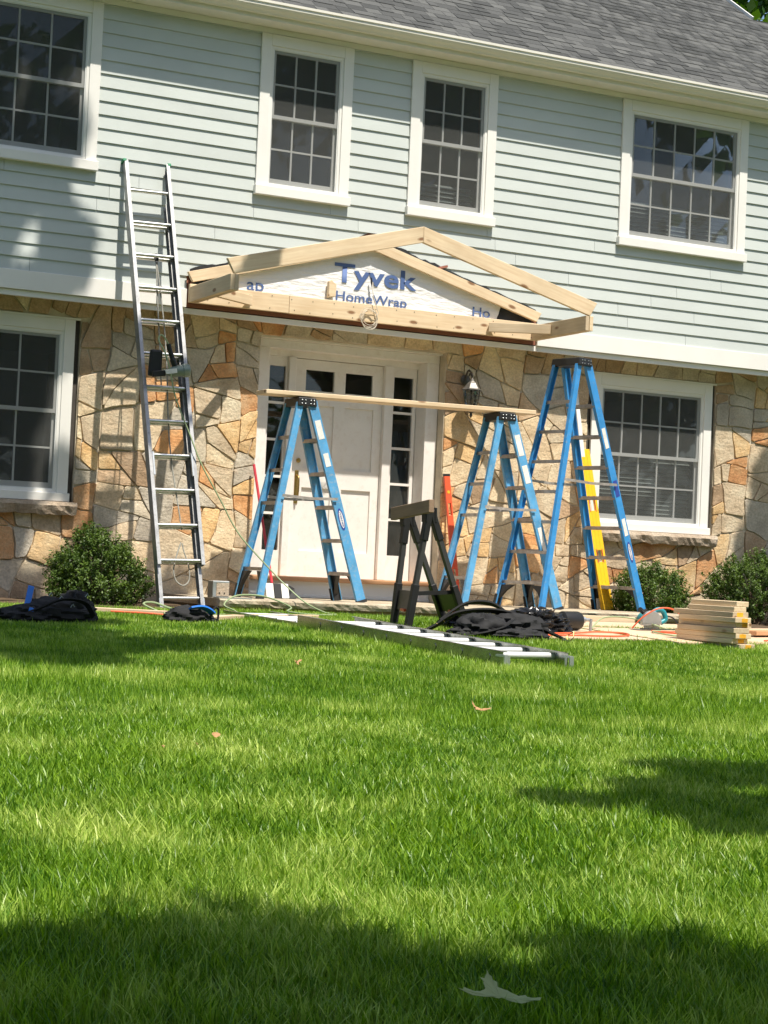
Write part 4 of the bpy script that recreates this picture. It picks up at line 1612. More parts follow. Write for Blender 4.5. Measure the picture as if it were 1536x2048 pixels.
q = A.lerp(B, .222) + rt * .03 - nn * .02
m.lathe([(.0, -.012), (.022, -.012), (.017, 0), (.022, .012), (.0, .012)], q, 12, tuple(rt))
m.bar(q + dd * .05, q - dd * .035, .02, .012, nn)
m.build('pulley', MT['black_plastic'], xl)


spline = spline_

# ------------------------------------------------------------------ nail gun on the ladder
ng = thing('nail_gun', 'grey-green air nail gun hung on a rung of the upright ladder', 'nail gun', (-2.39, -.74, 1.95))
MB().lathe([(.0, -.115), (.022, -.112), (.026, -.08), (.038, -.055), (.046, -.02), (.050, .05), (.056, .055), (.058, .10), (.050, .112), (.0, .112)],
           (-2.385, -.78, 1.955), 16, (1, -.1, .18)).build('cylinder', MT['green_tool'], ng, smooth=True)
MB().bar((-2.49, -.79, 1.93), (-2.60, -.785, 1.915), .035, .05, (0, 0, 1)).build('nose', MT['black_plastic'], ng, bevel=.006)
MB().tube(spline([(-2.40, -.775, 2.00), (-2.425, -.775, 2.06), (-2.452, -.775, 2.13), (-2.468, -.775, 2.18)]), [.026] * 8 + [.021] * 17, 10).build('handle', MT['black_plastic'], ng, smooth=True)
m = MB()
m.hexa([(-2.615, -.75, 1.90), (-2.50, -.75, 1.91), (-2.50, -.69, 1.91), (-2.615, -.69, 1.90), (-2.605, -.75, 2.13), (-2.50, -.75, 2.13), (-2.50, -.69, 2.13), (-2.605, -.69, 2.13)])
m.build('magazine', MT['black_plastic'], ng, bevel=.02)
MB().bar((-2.50, -.835, 1.937), (-2.405, -.845, 1.955), .004, .038, (0, 0, 1)).build('rating_plate', MT['sticker'], ng)
hs = thing('air_hose', 'thin green air hose trailing from the ladder down across the stoop', 'hose', (-2.0, -1.1, 0))
path = spline([(-2.468, -.775, 2.18), (-2.505, -.77, 2.235), (-2.535, -.76, 2.25), (-2.55, -.77, 2.20), (-2.50, -.81, 2.09), (-2.46, -.83, 1.95), (-2.40, -.84, 1.72), (-2.28, -.87, 1.44),
               (-2.17, -.91, 1.18), (-2.00, -.93, .90), (-1.83, -.96, .62), (-1.60, -1.05, .36), (-1.45, -1.16, .19), (-1.33, -1.30, .06), (-1.26, -1.55, -.01), (-1.28, -1.80, -.015),
               (-1.45, -2.05, -.015), (-1.66, -2.1, -.012), (-1.75, -1.9, .0), (-1.60, -1.6, .03), (-1.70, -1.28, .10), (-1.95, -1.30, .10), (-2.18, -1.60, .03), (-2.22, -1.95, -.01), (-2.34, -2.25, -.02), (-2.7, -2.6, -.025), (-3.1, -2.75, -.02)], 8)
MB().tube(path, .0068, 6).build('hose', MT['hose'], hs, smooth=True)

# ------------------------------------------------------------------ ladder lying on the lawn
gl = thing('extension_ladder', 'aluminium extension ladder lying flat in the grass, pointing at the stoop', 'ladder', (-2.07, -6.27, -.16))


def g3(x, y, h):
    return Vector((x, y, gz(x, y) + h))


d_ = Vector((-.055, 1, 0)).normalized()
r_ = Vector((d_.y, -d_.x, 0))
P0 = Vector((-2.07, -6.27, 0))
Lf = 2.62


def flat_section(s0, s1, w, h0, hgt, r0):
    p, q = P0 + d_ * s0, P0 + d_ * s1
    for sgn in (-1, 1):
        a_, b_ = p + r_ * sgn * w / 2, q + r_ * sgn * w / 2
        a_, b_ = g3(a_.x, a_.y, h0), g3(b_.x, b_.y, h0)
        m = MB()
        m.channel(a_, b_, .026, hgt, .004, (0, 0, 1), -sgn)
        ro = m.build('side_rail', MT['alu_dark'], gl)
        s = r0
        while s < s1 - s0 - .05:
            c = a_.lerp(b_, s / (s1 - s0))
            MB().lathe([(.0, 0), (.020, 0), (.020, .004), (.0, .004)], c + r_ * sgn * .002, 12, tuple(r_ * sgn)).build('rung_boss', MT['alu_dark'], ro)
            s += .305
    s = r0
    while s < s1 - s0 - .05:
        c = p + d_ * s
        c = g3(c.x, c.y, h0 + .008)
        MB().tube([c - r_ * (w / 2 - .004), c + r_ * (w / 2 - .004)], .021, 10).build('rung', MT['alu_rung'], gl, smooth=True)
        s += .305


flat_section(0, Lf, .455, .062, .082, .15)
flat_section(1.05, Lf + 1.30, .415, .026, .066, .12)
for sgn in (-1, 1):
    q = P0 + r_ * sgn * .228
    q = g3(q.x, q.y, .06)
    m = MB()
    m.bar(q - d_ * .035 + Vector((0, 0, .02)), q + d_ * .06 + Vector((0, 0, .02)), .022, .012, (0, 0, 1))
    m.bar(q - d_ * .035 + Vector((0, 0, .024)), q - d_ * .035 - Vector((0, 0, .045)), .028, .010, tuple(d_))
    m.bar(q + r_ * sgn * -.03 - d_ * .02 + Vector((0, 0, .02)), q + r_ * sgn * -.03 - d_ * .02 - Vector((0, 0, .045)), .010, .010, tuple(d_))
    m.build('end_hook', MT['steel'], gl)

# ------------------------------------------------------------------ sawhorse
sh = thing('sawhorse', 'black folding sawhorse with a scrap wood top on the lawn', 'sawhorse', (-1.2, -3.2, -.06))
AN, AF = Vector((-1.345, -3.47, .79)), Vector((-1.275, -2.98, .77))
legs = [(AN, Vector((-1.478, -3.47, -.075))), (AN + Vector((.03, 0, 0)), Vector((-.985, -3.49, -.07))),
        (AF, Vector((-1.345, -2.98, -.06))), (AF + Vector((.03, 0, 0)), Vector((-.90, -3.0, -.06)))]
for i, (a, b) in enumerate(legs):
    d = (b - a).normalized()
    up = Vector((0, 1, 0))
    L = (b - a).length
    leg = MB().bar(a, b, .034, .042, up).build('leg', MT['leg_tube'], sh)
    MB().bar(a - d * .03, a + d * .20, .050, .058, up).build('leg_socket', MT['black_plastic'], leg, bevel=.006)
    MB().bar(a + d * L * .60, b + d * .01, .048, .056, up).build('lower_leg', MT['black_plastic'], leg, bevel=.006)
board('top_rail', (-1.400, -3.62, .845), (-1.330, -2.86, .795), .040, .095, MT['scrap'], sh)
for (p_, nm) in ((AN, 0), (AF, 1)):
    for u0, u1 in ((-.035, -.03), (.045, .05)):
        MB().bar(p_ + Vector((u0, 0, .05)), p_ + Vector((u1, 0, -.06)), .018, .07, (0, 1, 0)).build('bracket', MT['black_plastic'], sh, bevel=.004)
for (i, j) in ((0, 2), (1, 3)):
    a = legs[i][0].lerp(legs[i][1], .66)
    b = legs[j][0].lerp(legs[j][1], .66)
    a2 = legs[i][0].lerp(legs[i][1], .84)
    b2 = legs[j][0].lerp(legs[j][1], .84)
    m = MB()
    m.prism([a, b, b2, a2], (.022, 0, 0))
    tray = m.build('side_tray', MT['black_plastic'], sh, bevel=.004)
    MB().bar(a2.lerp(b2, .3) + Vector((-.003, 0, .008)), a2.lerp(b2, .55) + Vector((-.003, 0, .008)), .03, .018, (0, 0, 1)).build('latch', MT['orange'], tray)
a = legs[0][0].lerp(legs[0][1], .68)
b = legs[1][0].lerp(legs[1][1], .68)
MB().bar(a + Vector((0, .03, 0)), b + Vector((0, .03, .02)), .02, .03, (0, 0, 1)).build('spreader', MT['black_plastic'], sh)

# ------------------------------------------------------------------ things leaning at the wall
lv = thing('spirit_level', 'orange-red box level standing against the stone right of the door', 'level', (.85, .05, .08))
a, b = Vector((.845, .03, SZ + .002)), Vector((.775, .232, 1.297))
d = (b - a).normalized()
fn = Vector((0, -1, .15))
fn = (fn - d * fn.dot(d)).normalized()
sd = d.cross(fn)
L = (b - a).length


def level_body(t, mat, holes, W, T, L, a, d, fn, sd, seg_mats=None):
    """box beam with slot holes; local u along d."""
    xs_ = [0.0]
    for (h0, h1) in holes:
        xs_ += [h0, h1]
    xs_.append(L)
    m = MB()
    for i in range(0, len(xs_) - 1):
        u0, u1 = xs_[i], xs_[i + 1]
        p, q = a + d * u0, a + d * u1
        if i % 2 == 0:
            m.bar(p, q, W, T, fn)
        else:
            for s_ in (-1, 1):
                m.bar(p + sd * s_ * W * .38, q + sd * s_ * W * .38, W * .24, T, fn)
    return m.build('beam', mat, t, bevel=.002)


level_body(lv, MT['orange'], [(.22, .34), (.86, .98)], .062, .026, L, a, d, fn, sd)
MB().bar(a + d * (L - .004), a + d * (L + .018), .064, .028, fn).build('end_cap', MT['black_plastic'], lv)
m = MB().lathe([(.0, 0), (.016, 0), (.016, .003), (.0, .003)], a + d * (L - .16) + fn * .0135, 14, tuple(fn))
m.build('vial', MT['yellow_mark'], lv)
yl = thing('spirit_level', 'long yellow box level standing behind the tall blue stepladder', 'level', (2.38, -.2, .07))
a, b = Vector((2.395, -.20, SZ + .002)), Vector((2.277, .170, 1.655))
d = (b - a).normalized()
fn = (Vector((0, -1, .15)) - d * Vector((0, -1, .15)).dot(d)).normalized()
sd = d.cross(fn)
L = (b - a).length
level_body(yl, MT['yellow'], [(.48, .60), (1.00, 1.14)], .125, .030, L, a, d, fn, sd)
for (h0, h1) in ((.48, .60), (1.00, 1.14)):
    m = MB()
    for s_ in (-1, 1):
        m.bar(a + d * (h0 - .012) + sd * s_ * .034 + fn * .0155, a + d * (h1 + .012) + sd * s_ * .034 + fn * .0155, .006, .004, fn)
    m.build('grip_edge', MT['red'], yl)
MB().bar(a + d * .002, a + d * .25, .1275, .0325, fn).build('smeared_end', MT['yellow_smudge'], yl)
for s_ in (-.02, .02):
    MB().bar(a + d * .26 + sd * s_ + fn * .0155, a + d * (L - .02) + sd * s_ + fn * .0155, .003, .002, fn).build('groove', MT['yellow_smudge'], yl)
ws = board('white_trim_strip', (2.40, -.05, SZ + .005), (2.195, .235, 2.262), .045, .018, MT['white'], None, up=(0, -1, .1))
tag(ws, 'narrow white trim strip leaning behind the yellow level', 'trim strip')

br = thing('push_broom', 'broom with red handle leaning at the left sidelight of the door', 'broom', (-1.15, -.2, .07))
MB().tube([(-1.165, -.165, .20), (-1.245, .20, 1.275)], .013, 8).build('handle', MT['red'], br, smooth=True)
for k, (x0_, mt_) in enumerate(((-1.265, 'sticker'), (-1.185, 'black_plastic'), (-1.120, 'sticker'), (-1.062, 'black_plastic'))):
    m = MB()
    x1_ = x0_ + (.078 if k < 3 else .085)
    zt = .20 if k < 3 else .165
    m.hexa([(x0_, -.30, SZ + .001), (x1_ - .002, -.30, SZ + .001), (x1_ - .002, -.12, SZ + .001), (x0_, -.12, SZ + .001),
            (x0_, -.25, .20), (x1_ - .002, -.25, zt), (x1_ - .002, -.14, zt), (x0_, -.14, .20)])
    m.build('head_block', MT[mt_], br, bevel=.004)
pb = thing('metal_box', 'small grey sheet-metal box on the left end of the stoop', 'metal box', (-1.97, -.95, SZ))
MB().box(-2.045, -1.895, -.98, -.86, SZ + .001, .212).build('box_body', MT['steel'], pb, bevel=.006)
MB().box(-2.012, -1.900, -.9835, -.9805, SZ + .018, .195).build('cover', MT['sill_stone'], pb)
m = MB()
for x_ in (-1.94, -1.985):
    m.lathe([(.006, 0), (.006, -.004)], (x_, -.984, .11), 8, (0, 1, 0))
m.build('screw', MT['black_plastic'], pb)
fl = tag(MB().box(-2.055, -1.76, -1.16, -1.02, SZ + .001, SZ + .010).build('metal_plate', MT['steel']), 'flat metal plate lying on the stoop corner by the metal box', 'plate')

# ------------------------------------------------------------------ plywood and boards on the ground
def slab(name, corners, th, mat, label, cat, group=None, lift=.004):
    pts_ = [Vector((x, y, gz(x, y) + lift)) for x, y in corners]
    c = sum(pts_, Vector()) / len(pts_)
    m = MB().prism(pts_, (0, 0, th))
    me = m.mesh(name, c)
    me.materials.append(mat)
    o = bpy.data.objects.new(name, me)
    COL.objects.link(o)
    o.location = c
    b = o.modifiers.new('bevel', 'BEVEL')
    b.width = .002
    return tag(o, label, cat, group)


GP = 'wood pieces lying on the ground'
slab('plywood_sheet', [(-.80, -4.16), (.30, -4.05), (.34, -2.75), (-.70, -2.85)], .018, MT['plywood'], 'plywood sheet on the grass between the black bags and the lumber stack', 'plywood', GP, .012)
slab('plywood_sheet', [(.34, -4.30), (2.35, -4.05), (2.15, -2.70), (.38, -2.80)], .018, MT['plywood'], 'plywood sheet lying under the stack of short boards', 'plywood', GP, .016)
slab('plywood_sheet', [(-.2, -2.6), (2.6, -2.45), (2.6, -1.36), (-.1, -1.40)], .018, MT['plywood'], 'plywood sheet on the ground in front of the tall stepladder', 'plywood', GP, .012)
for (a, b, lab) in (((-3.62, -2.38), (-2.95, -2.72), 'short pine board on the ground left of the upright ladder'),
                    ((-2.98, -3.28), (-2.58, -2.92), 'short pine board on the grass behind the small black bag'),
                    ((-2.42, -2.75), (-1.80, -2.55), 'brown board lying across the far end of the ladder in the grass')):
    o = board('loose_board', (a[0], a[1], gz(*a) + .035), (b[0], b[1], gz(*b) + .035), .09, .03, MT['plywood'], None)
    tag(o, lab, 'board', GP)
o = board('red_board', (1.62, -3.42, gz(1.6, -3.4) + .062), (2.75, -3.05, gz(2.7, -3.0) + .062), .20, .036, MT['cedar'], None)
tag(o, 'reddish board lying flat on the plywood right of the lumber stack', 'board', GP)
o = board('red_board', (1.70, -3.12, gz(1.6, -3.4) + .062), (2.75, -2.78, gz(2.7, -3.0) + .062), .14, .036, MT['plywood'], None)
tag(o, 'tan board lying behind the reddish board at the right edge', 'board', GP)
o = board('timber_beam', (1.10, -1.34, .0), (1.95, -1.30, .0), .09, .075, MT['pine_dull'], None)
tag(o, 'old timber lying along the stoop edge at the tall stepladder', 'timber', GP)

# ------------------------------------------------------------------ stack of short boards
CX, CY = .607, -4.611
zb0 = gz(CX, CY) + .05
rl = random.Random(8)
names = ['bottom board', 'second board from the bottom', 'third board from the bottom', 'fourth board from the bottom', 'fifth board from the bottom',
         'sixth board from the bottom', 'seventh board from the bottom', 'lower of the two shorter boards on top', 'topmost short board']
zz = zb0 - .034
for k in range(9):
    L = .72 + rl.uniform(-.03, .03)
    W = .14
    ox, oy = rl.uniform(-.022, .022), rl.uniform(-.03, .015)
    if k >= 7:
        L, W, ox, oy = .56, .11, .0 + .015 * (k - 7), .02
    x = CX + W / 2 + ox
    o = board('cut_board', (x + rl.uniform(-.006, .006), CY + oy, zz + .019), (x + rl.uniform(-.006, .006), CY + oy + L, zz + .021), W, .0375,
              MT['pine'] if k % 3 else MT['pine_dull'], None)
    tag(o, 'short pine board, %s in the lumber stack' % names[k], 'board', 'short boards in the stack')
    if k < 7 and k != 3:
        m = MB()
        w0 = rl.uniform(.048, .062)
        xm = x + rl.uniform(-.006, .012)
        n_ = 7
        top_, bot_ = [], []
        for i in range(n_):
            u = xm - w0 / 2 + w0 * i / (n_ - 1)
            top_.append((u, CY + oy - .0006, zz + .0365 - rl.uniform(0, .004)))
            bot_.append((u, CY + oy - .0006, zz + .003 + rl.uniform(0, .004)))
        m.add(top_ + bot_[::-1], [tuple(range(2 * n_))])
        pm = link_mesh('paint_mark', m.mesh('paint_mark'), MT['yellow_mark'])
        pm.parent = o
        pm.matrix_parent_inverse = o.matrix_basis.inverted()
    zz += .0385

# ------------------------------------------------------------------ crumpled heaps


def crumple(c, rad, seed, amp=.25, freq=2.2, nu=40, nv=24, flat=.0, ridged=True, rot=0.0):
    """closed lumpy cloth-like body sitting on z = c.z"""
    v, f = [], []
    cr, sr_ = math.cos(rot), math.sin(rot)
    for j in range(nv + 1):
        th = math.pi * j / nv
        for i in range(nu):
            ph = 2 * math.pi * i / nu
            d = Vector((math.sin(th) * math.cos(ph), math.sin(th) * math.sin(ph), math.cos(th)))
            q = d * freq + Vector((seed * 3.1, seed * 1.7, seed))
            n1 = noise.noise(q)
            n2 = noise.noise(q * 2.3 + Vector((5, 1, 2)))
            n3 = noise.noise(q * 5.1)
            if ridged:
                n1, n2 = .6 - 1.9 * abs(n1), .4 - 1.6 * abs(n2)
            r = 1 + amp * (n1 + .5 * n2 + .22 * n3)
            x, y, z = d.x * rad[0] * r, d.y * rad[1] * r, d.z * rad[2] * r
            z = max(z + rad[2] * .35, -.01 - .0 * n1)
            v.append((c[0] + x * cr - y * sr_, c[1] + x * sr_ + y * cr, c[2] + z))
    for j in range(nv):
        for i in range(nu):
            i2 = (i + 1) % nu
            f.append((j * nu + i, (j + 1) * nu + i, (j + 1) * nu + i2, j * nu + i2))
    m = MB()
    m.v, m.f = v, f
    return m


def ground_c(x, y, h=0.0):
    return (x, y, gz(x, y) + h)


# big black heap: tool belt and straps
hp = thing('tool_belt', 'heap of black tool belts and straps lying behind the ladder in the grass', 'tool belt', ground_c(-1.05, -4.05))
crumple(ground_c(-1.22, -4.12, .03), (.20, .16, .105), 1.3, .3, rot=.3).build('pouch', MT['black_cloth'], hp, smooth=True)
crumple(ground_c(-.93, -4.05, .03), (.24, .15, .11), 4.1, .32, rot=-.4).build('pouch', MT['black_cloth'], hp, smooth=True)
crumple(ground_c(-1.02, -4.28, .02), (.22, .08, .05), 7.7, .35).build('pouch', MT['black_cloth'], hp, smooth=True)
crumple(ground_c(-1.38, -4.15, .01), (.13, .10, .05), 9.2, .35).build('pouch', MT['black_cloth'], hp, smooth=True)


def strap(pts_, w, th, mat, parent, name='strap'):
    pts_ = spline(pts_, 8)
    m = MB()
    n_ = len(pts_)
    for i, p in enumerate(pts_):
        d = (pts_[min(i + 1, n_ - 1)] - pts_[max(i - 1, 0)]).normalized()
        s_ = Vector((d.y, -d.x, .35)).normalized()
        u = s_.cross(d).normalized()
        for a_, b_ in ((-1, -1), (1, -1), (1, 1), (-1, 1)):
            m.v.append(tuple(p + s_ * a_ * w / 2 + u * b_ * th / 2))
        if i:
            for k in range(4):
                k2 = (k + 1) % 4
                m.f.append(((i - 1) * 4 + k, (i - 1) * 4 + k2, i * 4 + k2, i * 4 + k))
    m.f.append((0, 1, 2, 3))
    m.f.append(tuple((n_ - 1) * 4 + k for k in (3, 2, 1, 0)))
    return m.build(name, mat, parent, smooth=True)


gg = lambda x, y, h: Vector((x, y, gz(x, y) + h))
strap([gg(-1.62, -3.9, .01), gg(-1.50, -3.93, .07), gg(-1.35, -3.98, .17), gg(-1.12, -4.02, .20), gg(-.90, -4.06, .17), gg(-.76, -4.18, .09), gg(-.66, -4.34, .03), gg(-.70, -4.42, .02)], .085, .012, MT['black_cloth'], hp)
strap([gg(-1.40, -3.8, .10), gg(-1.2, -3.82, .23), gg(-1.0, -3.85, .24), gg(-.88, -3.95, .16), gg(-.78, -4.1, .08)], .07, .012, MT['black_cloth'], hp)
strap([gg(-1.48, -4.25, .02), gg(-1.3, -4.3, .06), gg(-1.15, -4.28, .10), gg(-1.02, -4.2, .15)], .05, .010, MT['black_cloth'], hp)
m = MB()
m.tube([gg(-.66, -4.36, .01), gg(-.63, -4.39, .05), gg(-.61, -4.36, .09), gg(-.645, -4.33, .06), gg(-.66, -4.36, .01)], .004, 6)
m.build('buckle', MT['brass'], hp)
for (x, y, h) in ((-1.50, -3.965, .085), (-1.45, -3.975, .105), (-1.40, -3.985, .13)):
    MB().lathe([(.006, 0), (.006, .006), (.0, .008)], gg(x, y, h + .004), 8, (0, -.6, 1)).build('rivet', MT['brass'], hp)
# black polythene bag
bg = tag(crumple(ground_c(-.45, -3.55, .02), (.25, .19, .12), 2.6, .42, 2.8, 56, 36).build('plastic_bag', MT['black_bag'], smooth=True), 'crumpled shiny black plastic bag beside the tool belt heap', 'bag')
bg2 = tag(crumple(ground_c(-.90, -3.35, .02), (.16, .12, .09), 5.2, .42, 2.8, 48, 30).build('plastic_bag', MT['black_bag'], smooth=True), 'small crumpled black plastic bag behind the tool belt heap by the sawhorse', 'bag')
# tool bag heap at the left edge
lb = thing('tool_bag', 'big slumped black tool bag on the grass below the left bush', 'tool bag', ground_c(-4.25, -3.75))
crumple(ground_c(-4.18, -3.72, .02), (.25, .17, .105), 11.3, .28, rot=.1).build('bag_body', MT['black_cloth'], lb, smooth=True)
crumple(ground_c(-4.42, -3.82, .01), (.19, .12, .075), 12.9, .3).build('side_pocket', MT['black_cloth'], lb, smooth=True)
crumple(ground_c(-4.02, -3.60, .05), (.11, .10, .115), 15.1, .3).build('side_pocket', MT['black_cloth'], lb, smooth=True)
strap([gg(-4.5, -3.9, .04), gg(-4.35, -3.92, .11), gg(-4.2, -3.92, .17), gg(-4.05, -3.9, .15), gg(-3.98, -3.88, .06)], .045, .008, MT['black_cloth'], lb)
m = MB()
for (x, y, h) in ((-4.23, -3.93, .17), (-4.15, -3.92, .12), (-4.05, -3.9, .19), (-4.30, -3.93, .19)):
    m.tube([gg(x, y, h), gg(x + .012, y - .01, h + .022), gg(x + .024, y, h + .004)], .003, 6)
m.build('clip', MT['steel'], lb)
MB().bar(gg(-4.40, -3.78, .10), gg(-4.365, -3.74, .24), .012, .04, (1, 0, 0)).build('blue_tool_handle', MT['blue_cloth'], lb, bevel=.004)
MB().bar(gg(-4.42, -3.93, .06), gg(-4.405, -3.92, .11), .012, .03, (1, 0, 0)).build('blue_tool_handle', MT['blue_cloth'], lb, bevel=.004)
sb = thing('tool_bag', 'small black bag with a bright blue strap at the foot of the upright ladder', 'tool bag', ground_c(-3.12, -3.3))
crumple(ground_c(-3.15, -3.38, .015), (.16, .11, .075), 21.4, .28, rot=.2).build('bag_body', MT['black_cloth'], sb, smooth=True)
crumple(ground_c(-3.02, -3.32, .0), (.10, .09, .055), 24.4, .28).build('bag_flap', MT['black_cloth'], sb, smooth=True)
strap([gg(-3.17, -3.48, .115), gg(-3.09, -3.47, .125), gg(-3.02, -3.44, .105), gg(-2.975, -3.42, .075)], .05, .012, MT['blue_cloth'], sb, 'blue_strap')
MB().tube(spline([gg(-2.99, -3.42, .06), gg(-2.965, -3.42, .12), gg(-2.935, -3.41, .11), gg(-2.93, -3.40, .05), gg(-2.94, -3.40, .0)]), .008, 6).build('handle', MT['black_cloth'], sb, smooth=True)

# black cylinder of the compressor lying by the plywood
cp = thing('air_tank', 'black paint-splashed cylinder lying on the plywood edge', 'cylinder', (-.02, -3.25, -.03))
zc_ = gz(0, -3.3) + .105
MB().lathe([(.0, 0), (.05, .003), (.072, .02), (.074, .17), (.066, .19), (.0, .195)], (-.09, -3.33, zc_), 18, (1, .12, 0)).build('tank', MT['black_plastic'], cp, smooth=True)
MB().lathe([(.0, 0), (.026, 0), (.026, .05), (.014, .055), (.014, .10), (.0, .10)], (.10, -3.31, zc_ + .01), 10, (1, .1, 0)).build('valve', MT['steel'], cp, smooth=True)
crumple((-.2, -3.2, zc_ - .09), (.09, .09, .07), 31.0, .3, nu=26, nv=16).build('cover_cloth', MT['black_cloth'], cp, smooth=True)
MB().tube([(.17, -3.36, zc_ - .09), (.175, -3.36, zc_ + .02)], .012, 8).build('fitting', MT['steel'], cp, smooth=True)

# ------------------------------------------------------------------ circular saw
cs = thing('circular_saw', 'teal circular saw standing on the plywood below the right window', 'circular saw', (1.06, -2.9, -.03))
S0 = Vector((.97, -2.98, gz(.97, -2.98) + .036))
MB().box(S0.x - .15, S0.x + .15, S0.y - .08, S0.y + .06, S0.z, S0.z + .004).build('base_plate', MT['steel'], cs)
arc = [S0 + Vector((.095 * math.cos(a), -.055, .062 + .095 * math.sin(a))) for a in np.linspace(-.15, math.pi + .3, 22)]
MB().prism(arc, (0, .035, 0)).build('blade_guard', MT['steel'], cs, bevel=.006)
MB().lathe([(.0, -.018), (.08, -.018), (.08, -.016), (.0, -.016)], S0 + Vector((0, -.032, .045)), 24, (0, 1, 0)).build('blade', MT['alu_dark'], cs)
MB().lathe([(.0, 0), (.050, 0), (.055, .03), (.052, .12), (.040, .14), (.0, .14)], S0 + Vector((.01, -.015, .085)), 16, (0, 1, 0)).build('motor', MT['teal'], cs, smooth=True)
MB().tube(spline([S0 + Vector((.03, .0, .13)), S0 + Vector((.085, .0, .165)), S0 + Vector((.14, .0, .15)), S0 + Vector((.165, .0, .09)), S0 + Vector((.12, .0, .06))]), .021, 10).build('rear_handle', MT['teal'], cs, smooth=True)
MB().tube([S0 + Vector((-.05, .0, .14)), S0 + Vector((-.095, -.01, .165))], .02, 10).build('front_knob', MT['black_plastic'], cs, smooth=True)
MB().tube(spline([S0 + Vector((.15, 0, .12)), S0 + Vector((.23, -.02, .10)), S0 + Vector((.25, -.08, .02)), S0 + Vector((.1, -.2, .012)), S0 + Vector((-.2, -.18, .012))]), .006, 6).build('power_cord', MT['black_plastic'], cs, smooth=True)


def cord(name, pts_, r, mat, label, cat):
    P = spline([gg(x, y, h) for x, y, h in pts_], 8)
    m = MB().tube(P, r, 6)
    c = P[0].copy()
    me = m.mesh(name, c, True)
    me.materials.append(mat)
    o = bpy.data.objects.new(name, me)
    COL.objects.link(o)
    o.location = c
    return tag(o, label, cat)


cord('power_cable', [(.80, -3.0, .045), (.86, -3.06, .14), (.98, -3.10, .215), (1.12, -3.12, .21), (1.22, -3.14, .12), (1.20, -3.2, .05), (1.02, -3.3, .045), (.85, -3.25, .045), (.76, -3.4, .045), (.9, -3.7, .05), (1.15, -3.6, .045), (1.2, -3.3, .045)], .0065, MT['cord'],
     'orange-red cord looped over the teal circular saw', 'cord')
cord('power_cable', [(-.70, -4.02, .036), (-.35, -4.0, .04), (.0, -3.95, .038), (.22, -3.82, .04), (.30, -3.6, .04), (.1, -3.55, .04), (-.2, -3.75, .04), (-.55, -3.85, .036)], .007, MT['cord'],
     'orange-red cord lying along the plywood edge by the black bags', 'cord')
cord('power_cable', [(1.35, -4.0, .04), (1.6, -3.9, .045), (1.85, -4.0, .04), (2.1, -3.8, .04), (2.4, -3.85, .02)], .006, MT['cord'], 'thin orange cord on the plywood right of the board stack', 'cord')
cord('power_cable', [(-3.45, -2.6, .03), (-3.2, -2.75, .03), (-3.0, -2.82, .02), (-2.86, -2.95, .03)], .008, MT['cord'], 'orange cord on the ground at the foot of the upright ladder', 'cord')
cord('air_hose', [(.35, -3.1, .04), (.6, -2.9, .12), (.85, -2.95, .12), (1.05, -3.15, .05), (.95, -3.5, .04), (.70, -3.7, .04), (.80, -3.3, .045), (1.3, -3.2, .05), (1.5, -3.0, .045)], .0065, MT['hose'],
     'green air hose tangled on the plywood around the saw', 'hose')

cord('air_hose', [(-3.02, -2.45, .03), (-3.1, -2.3, .08), (-2.98, -2.2, .09), (-2.85, -2.4, .04), (-2.7, -2.7, .03), (-2.45, -2.75, .035)], .008, MT['hose'], 'short loop of green hose on the ground by the left bush', 'hose')

# ------------------------------------------------------------------ bushes


def leaf_quads(P, Nn, size, rng, asp=.6):
    """folded leaf quads at P with normals Nn"""
    n = len(P)
    t = np.cross(Nn, rng.normal(size=(n, 3)))
    t /= np.linalg.norm(t, axis=1)[:, None] + 1e-9
    b = np.cross(Nn, t)
    s = size[:, None]
    v = np.stack([P - t * s, P + b * s * asp * .5 + Nn * s * .12, P + t * s, P - b * s * asp * .5 + Nn * s * .12], 1)
    return v.reshape(-1, 3), np.arange(4 * n).reshape(n, 4)


